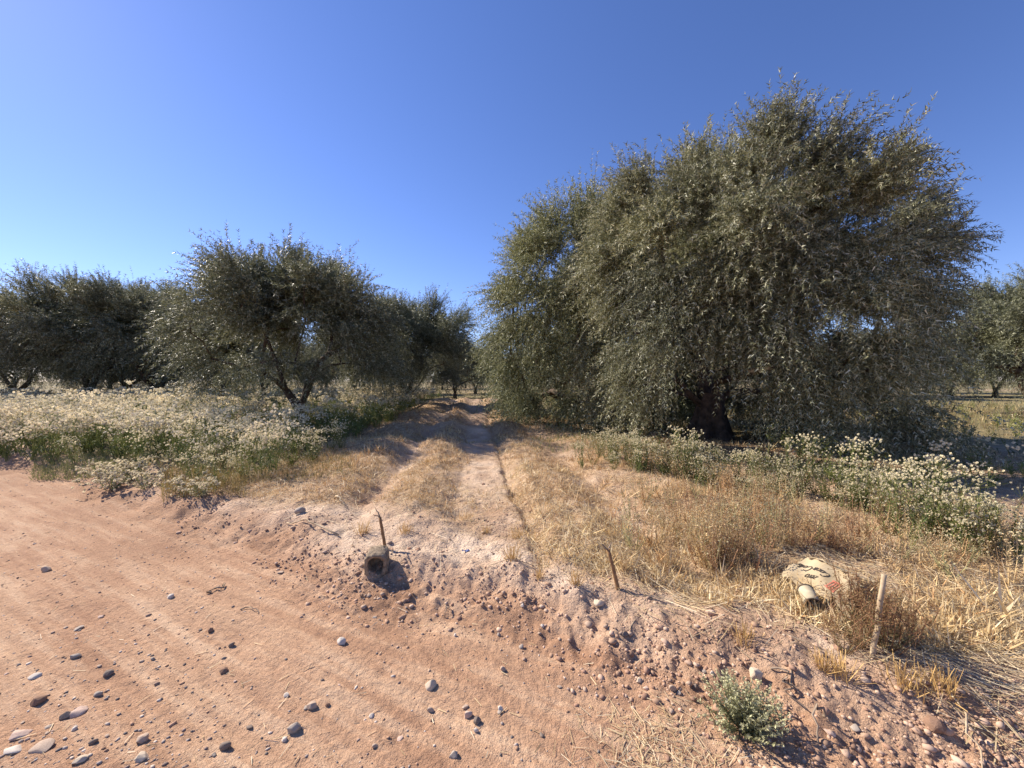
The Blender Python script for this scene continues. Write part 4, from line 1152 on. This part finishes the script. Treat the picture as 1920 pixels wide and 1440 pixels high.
# ------------------------------------------------------------------ flattened printed carton and tin
M_CARD = noise_mat('carton_paper', (0.35, 0.265, 0.155), (0.50, 0.40, 0.255), 5, 0.85, 0.25, 30, dist=0.004)
M_INK = noise_mat('black_ink', (0.03, 0.026, 0.02), (0.07, 0.055, 0.045), 20, 0.8, 0.05, 40)
M_RED = noise_mat('red_ink', (0.48, 0.12, 0.08), (0.60, 0.22, 0.15), 20, 0.8, 0.05, 40)
M_TIN = noise_mat('cream_tin', (0.36, 0.30, 0.20), (0.52, 0.45, 0.31), 18, 0.6, 0.15, 40, dist=0.003)
M_RUST = noise_mat('dark_rim', (0.05, 0.04, 0.03), (0.14, 0.10, 0.07), 25, 0.8, 0.2, 60, dist=0.003)

cl = px_ground(1464, 1094); cf = px_ground(1490, 1068); cr = px_ground(1572, 1092); cn = px_ground(1552, 1138)
org = (cl + cn) / 2
ex = Vector((cn.x - cl.x, cn.y - cl.y, 0)); LX = ex.length; ex.normalize()      # along the near edge, towards the camera's right
ey = Vector((-ex.y, ex.x, 0))
if ey.y < 0 and ey.x < 0: ey = -ey
LY = max((cf - cl).dot(ey), (cr - cn).dot(ey))
carton = bpy.data.objects.new('carton', None); COL.objects.link(carton)
carton.location = (cl.x, cl.y, max(cl.z, cn.z) + 0.06)
carton.rotation_euler = (0, 0, math.atan2(ex.y, ex.x))
carton.scale = (0.78, 0.78, 0.78)
tag(carton, 'flattened tan drink carton with dark script and red print lying in the weeds', 'carton')
LX = max(LX, 0.40); LY = max(0.30, min(LY, 0.45))
def card_z(u_, v_):      # creased sheet: u along near edge 0..LX, v away 0..LY
    return 0.025 * math.sin(u_ * 7) * (v_ / LY) + 0.10 * max(0.0, v_ / LY) ** 1.1 - 0.03 * max(0, (0.12 - v_) / 0.12) + 0.012 * math.sin(u_ * 23 + v_ * 17)
def card_sheet(u0, u1, v0, v1, nu, nv, lift, rag, seed, fn=card_z):
    bm = bmesh.new(); r = np.random.default_rng(seed); g = []
    for i in range(nu + 1):
        row = []
        for j in range(nv + 1):
            uu = u0 + (u1 - u0) * i / nu; vv = v0 + (v1 - v0) * j / nv
            if i in (0, nu): uu += r.normal(0, rag)
            if j in (0, nv): vv += r.normal(0, rag)
            row.append(bm.verts.new((uu, vv, fn(uu, vv) + lift)))
        g.append(row)
    for i in range(nu):
        for j in range(nv): bm.faces.new((g[i][j], g[i + 1][j], g[i + 1][j + 1], g[i][j + 1]))
    bmesh.ops.recalc_face_normals(bm, faces=bm.faces[:])
    bmesh.ops.solidify(bm, geom=bm.faces[:], thickness=0.004)
    return bm
bm_obj('panel', card_sheet(0, LX, 0, LY, 16, 14, 0, 0.006, 3), M_CARD, carton)
bm_obj('flap', card_sheet(0.02, LX * 0.96, LY * 0.93, LY * 1.16, 16, 5, 0.0, 0.012, 4, lambda a, b: card_z(a, LY) - 0.05 * max(0, b - LY * 0.93) / (LY * 0.23) * (1 + 0.5 * math.sin(a * 19)) + 0.010), M_CARD, carton)
bm_obj('flap', card_sheet(LX * 0.97, LX * 1.16, 0.03, LY * 0.9, 5, 10, 0.0, 0.010, 6, lambda a, b: card_z(LX, b) - 0.20 * max(0, a - LX * 0.97) + 0.015 * math.sin(b * 40) + 0.006), M_CARD, carton)

# script strokes drawn as inked ribbons just above the panel (letters lie upside down as seen)
def letter_C(): return [[(0.62, 0.80), (0.45, 0.98), (0.2, 0.9), (0.03, 0.55), (0.05, 0.2), (0.25, 0.0), (0.5, 0.05), (0.68, 0.25)]]
def letter_o(): return [[(0.30, 0.5), (0.08, 0.42), (0.03, 0.2), (0.15, 0.0), (0.32, 0.05), (0.42, 0.28), (0.30, 0.5), (0.45, 0.45)]]
def letter_c(): return [[(0.38, 0.42), (0.22, 0.5), (0.05, 0.3), (0.10, 0.04), (0.28, 0.02), (0.42, 0.18)]]
def letter_a(): return [[(0.36, 0.42), (0.2, 0.5), (0.04, 0.3), (0.08, 0.04), (0.22, 0.02), (0.36, 0.25), (0.38, 0.48), (0.36, 0.1), (0.46, 0.03)]]
def letter_l(): return [[(0.05, 0.15), (0.22, 0.6), (0.24, 0.95), (0.13, 0.9), (0.10, 0.4), (0.14, 0.05), (0.26, 0.06)]]
def hyph(): return [[(0.05, 0.28), (0.22, 0.30)]]
def letter_z(): return [[(0.05, 0.48), (0.36, 0.48), (0.05, 0.02), (0.40, 0.04)]]
def letter_e(): return [[(0.06, 0.25), (0.34, 0.30), (0.22, 0.5), (0.05, 0.3), (0.12, 0.02), (0.36, 0.12)]]
def letter_r(): return [[(0.06, 0.48), (0.10, 0.0), (0.12, 0.34), (0.30, 0.50)]]
ADV = {'C': .70, 'o': .46, 'c': .42, 'a': .46, 'l': .27, '-': .27, 'z': .42, 'e': .38, 'r': .32, ' ': .3}
FN = {'C': letter_C, 'o': letter_o, 'c': letter_c, 'a': letter_a, 'l': letter_l, '-': hyph, 'z': letter_z, 'e': letter_e, 'r': letter_r}
def script(text, u_start, v_base, size, wd, name='lettering', mat=None, slant=0.2):
    """reading direction -u, letter tops towards -v"""
    bm = bmesh.new(); cur = 0.0
    for ch in text:
        if ch in FN:
            for st in FN[ch]():
                pts = []
                for a, b in zip(st[:-1], st[1:]):
                    for t in (0, .34, .67): pts.append((a[0] + (b[0] - a[0]) * t, a[1] + (b[1] - a[1]) * t))
                pts.append(st[-1])
                prev = None
                for i, (a, b) in enumerate(pts):
                    a2, b2 = pts[min(i + 1, len(pts) - 1)]; a1, b1 = pts[max(i - 1, 0)]
                    tx, ty = a2 - a1, b2 - b1; ln = math.hypot(tx, ty) or 1
                    nx, ny = -ty / ln, tx / ln
                    w_ = wd * (0.6 + 0.8 * abs(ty / ln))
                    pr = []
                    for sg in (-1, 1):
                        lx = (cur + a + slant * b) * size + sg * nx * w_; ly = b * size + sg * ny * w_
                        uu = u_start - lx; vv = v_base - ly
                        pr.append(bm.verts.new((uu, vv, card_z(uu, vv) + 0.0045)))
                    if prev: bm.faces.new((prev[0], prev[1], pr[1], pr[0]))
                    prev = pr
        cur += ADV.get(ch, 0.4)
    return bm_obj(name, bm, mat or M_INK, carton)
script('Coca-Cola', LX * 0.70, LY * 0.66, 0.062, 0.0030)
script('zero', LX * 0.60, LY * 0.40, 0.060, 0.0026)
bm = bmesh.new()
for k in range(4):                                     # red print: a bar with strokes under it
    u0 = LX * 0.80 + k * 0.018; v0, v1 = LY * 0.30, LY * 0.52
    f = [bm.verts.new((a, b, card_z(a, b) + 0.005)) for a, b in ((u0, v0), (u0 + 0.009, v0), (u0 + 0.009, v1), (u0, v1))]; bm.faces.new(f)
for (v0, v1) in ((LY * 0.52, LY * 0.58), (LY * 0.26, LY * 0.30)):
    f = [bm.verts.new((a, b, card_z(a, b) + 0.0055)) for a, b in ((LX * 0.79, v0), (LX * 0.79 + 0.07, v0), (LX * 0.79 + 0.07, v1), (LX * 0.79, v1))]; bm.faces.new(f)
bm_obj('red_print', bm, M_RED, carton)

# tin lying on its side, open end to the camera
pn = px_ground(1527, 1150)
tin = bpy.data.objects.new('tin_can', None); COL.objects.link(tin)
tin.location = (pn.x, pn.y, pn.z + 0.045)
tin.rotation_euler = (math.radians(12), 0, math.radians(-20)); tin.scale = (0.72,) * 3
tag(tin, 'cream tin can with dark rims lying open towards the camera beside the carton', 'can')
def lathe(profile, sides=28):
    bm = bmesh.new(); R = []
    for (r_, yy) in profile:
        R.append([bm.verts.new((r_ * math.cos(t), yy, r_ * math.sin(t))) for t in [2 * math.pi * k / sides for k in range(sides)]])
    for i in range(len(R) - 1):
        for k in range(sides):
            f = bm.faces.new((R[i][k], R[i][(k + 1) % sides], R[i + 1][(k + 1) % sides], R[i + 1][k])); f.smooth = True
    return bm, R
b_, R_ = lathe([(0.052, 0.15), (0.052, 0.0), (0.056, 0.0), (0.0565, 0.03), (0.0585, 0.034), (0.0565, 0.038), (0.057, 0.07), (0.059, 0.074), (0.057, 0.078), (0.058, 0.16)])
bm_obj('body', b_, M_TIN, tin)
b_, R_ = lathe([(0.0505, 0.012), (0.0505, -0.003), (0.0585, -0.003), (0.0585, 0.006)]); bm_obj('rim', b_, M_RUST, tin)
b_, R_ = lathe([(0.0575, 0.156), (0.0625, 0.157), (0.0635, 0.166), (0.054, 0.170), (0.004, 0.165)]); bm_obj('rim', b_, M_RUST, tin)
b_, R_ = lathe([(0.051, 0.055), (0.03, 0.06), (0.002, 0.058)]); bm_obj('dirt_fill', b_, STONE['dark'], tin)

# scrap of blue plastic
p = px_ground(873, 1036)
M_BLUE = noise_mat('blue_plastic', (0.10, 0.16, 0.42), (0.3, 0.36, 0.6), 30, 0.5, 0.1, 40)
bm = bmesh.new()
g = [[bm.verts.new((0.016 * i - 0.03, 0.014 * j - 0.014, 0.006 * math.sin(i * 2.1 + j))) for j in range(3)] for i in range(5)]
for i in range(4):
    for j in range(2): bm.faces.new((g[i][j], g[i + 1][j], g[i + 1][j + 1], g[i][j + 1]))
bmesh.ops.solidify(bm, geom=bm.faces[:], thickness=0.002)
tag(bm_obj('plastic_scrap', bm, M_BLUE, None, (p.x, p.y, p.z + 0.012)), 'tiny crumpled scrap of blue plastic on the bare strip', 'litter')

# ------------------------------------------------------------------ green shrub in the foreground
def shrub():
    r = np.random.default_rng(77); lq = Quads(); fq = Quads()
    nb = 150
    for k in range(nb):
        az = r.uniform(0, 6.28); el = r.uniform(0.25, 1.45); L = r.uniform(0.15, 0.25)
        d = np.array([math.cos(az) * math.cos(el), math.sin(az) * math.cos(el), math.sin(el)])
        t = np.linspace(0, 1, 4)[:, None]
        p = d * L * t + np.array([0, 0, 0.05]) * t ** 2
        S = nrm(np.cross(p[1:] - p[:-1], r.normal(0, 1, (3, 3))))
        lq.add(ribbon(p[:-1], p[1:], S, np.array([.005, .004, .003]), np.array([.004, .003, .002])), np.array([0.20, 0.20, 0.10]))
        m = 34
        tt = r.uniform(0.3, 1.04, m)
        P = d * L * tt[:, None] + np.array([0, 0, 0.05]) * (tt ** 2)[:, None]
        D = nrm(r.normal(0, 1, (m, 3)) + d * 0.9)
        Sv = nrm(np.cross(D, r.normal(0, 1, (m, 3))))
        LL = r.uniform(0.010, 0.022, m)
        tipf = np.clip((tt - 0.55) / 0.45, 0, 1)[:, None]
        c = np.array([0.23, 0.235, 0.115]) * (1 - tipf) + np.array([0.58, 0.56, 0.33]) * tipf
        (fq if k % 2 else lq).add(leaf_quads(P, D, Sv, LL, LL * 0.5), c * r.uniform(0.75, 1.2, (m, 1)))
    return lq, fq
p = px_ground(1395, 1372)
lq, fq = shrub()
root = bpy.data.objects.new('green_shrub', None); COL.objects.link(root); root.location = (p.x, p.y, p.z - 0.01)
root.scale = (0.92, 0.8, 0.8)
tag(root, 'compact grey-green shrub with pale bud tips in the right foreground', 'shrub')
obj('leafy_stems', lq.mesh('leafy_stems', M_WEED), root); obj('bud_tips', fq.mesh('bud_tips', M_WEED), root)

# ------------------------------------------------------------------ cut stubble tufts that stand out
def tuft(seed, nb=60, h=0.10):
    r = np.random.default_rng(seed)
    P = np.concatenate([r.normal(0, 0.022, (nb, 2)), np.full((nb, 1), -0.01)], 1)
    D = nrm(np.stack([P[:, 0] * 6, P[:, 1] * 6, np.ones(nb)], -1) + r.normal(0, 0.28, (nb, 3)))
    S = nrm(np.cross(D, r.normal(0, 1, (nb, 3)))); L = h * r.uniform(0.5, 1.15, nb)
    q = Quads(); q.add(ribbon(P, P + D * L[:, None], S, np.full(nb, .0032), np.full(nb, .0022)), np.array([0.58, 0.38, 0.15]) * r.uniform(0.7, 1.25, (nb, 1)))
    return q.mesh('stubble_tuft', M_STRAW)
TU = [tuft(i) for i in range(4)]
for i, (a, b, lab) in enumerate([(1398, 1208, 'thick golden stubble tuft left of the pale stake'), (1545, 1258, 'golden stubble tuft at the straw edge below the tin'), (1580, 1268, 'golden stubble tuft right of the one below the tin'),
        (1700, 1290, 'upright stubble tuft at the lower edge of the straw'), (1768, 1300, 'small stubble tuft right of the upright one'), (960, 1050, 'dark-shadowed stubble tuft on the furrow crack'),
        (968, 1010, 'stubble tuft along the crack, just beyond the shadowed one'), (910, 1000, 'stubble tuft left of the crack'), (1010, 1085, 'golden stubble tuft at the front of the right ridge'),
        (1080, 1095, 'golden stubble tuft left of the forked stake'), (760, 1000, 'orange stubble tuft right of the thin stake'), (680, 1000, 'orange stubble tuft left of the thin stake'), (800, 870, 'stubble tuft standing at the edge of the tree shadow')]):
    p = px_ground(a, b)
    tag(obj('stubble_tuft', TU[i % 4], None, p, (0, 0, rng.uniform(0, 6.28)), rng.uniform(0.8, 1.25)), lab, 'stubble')
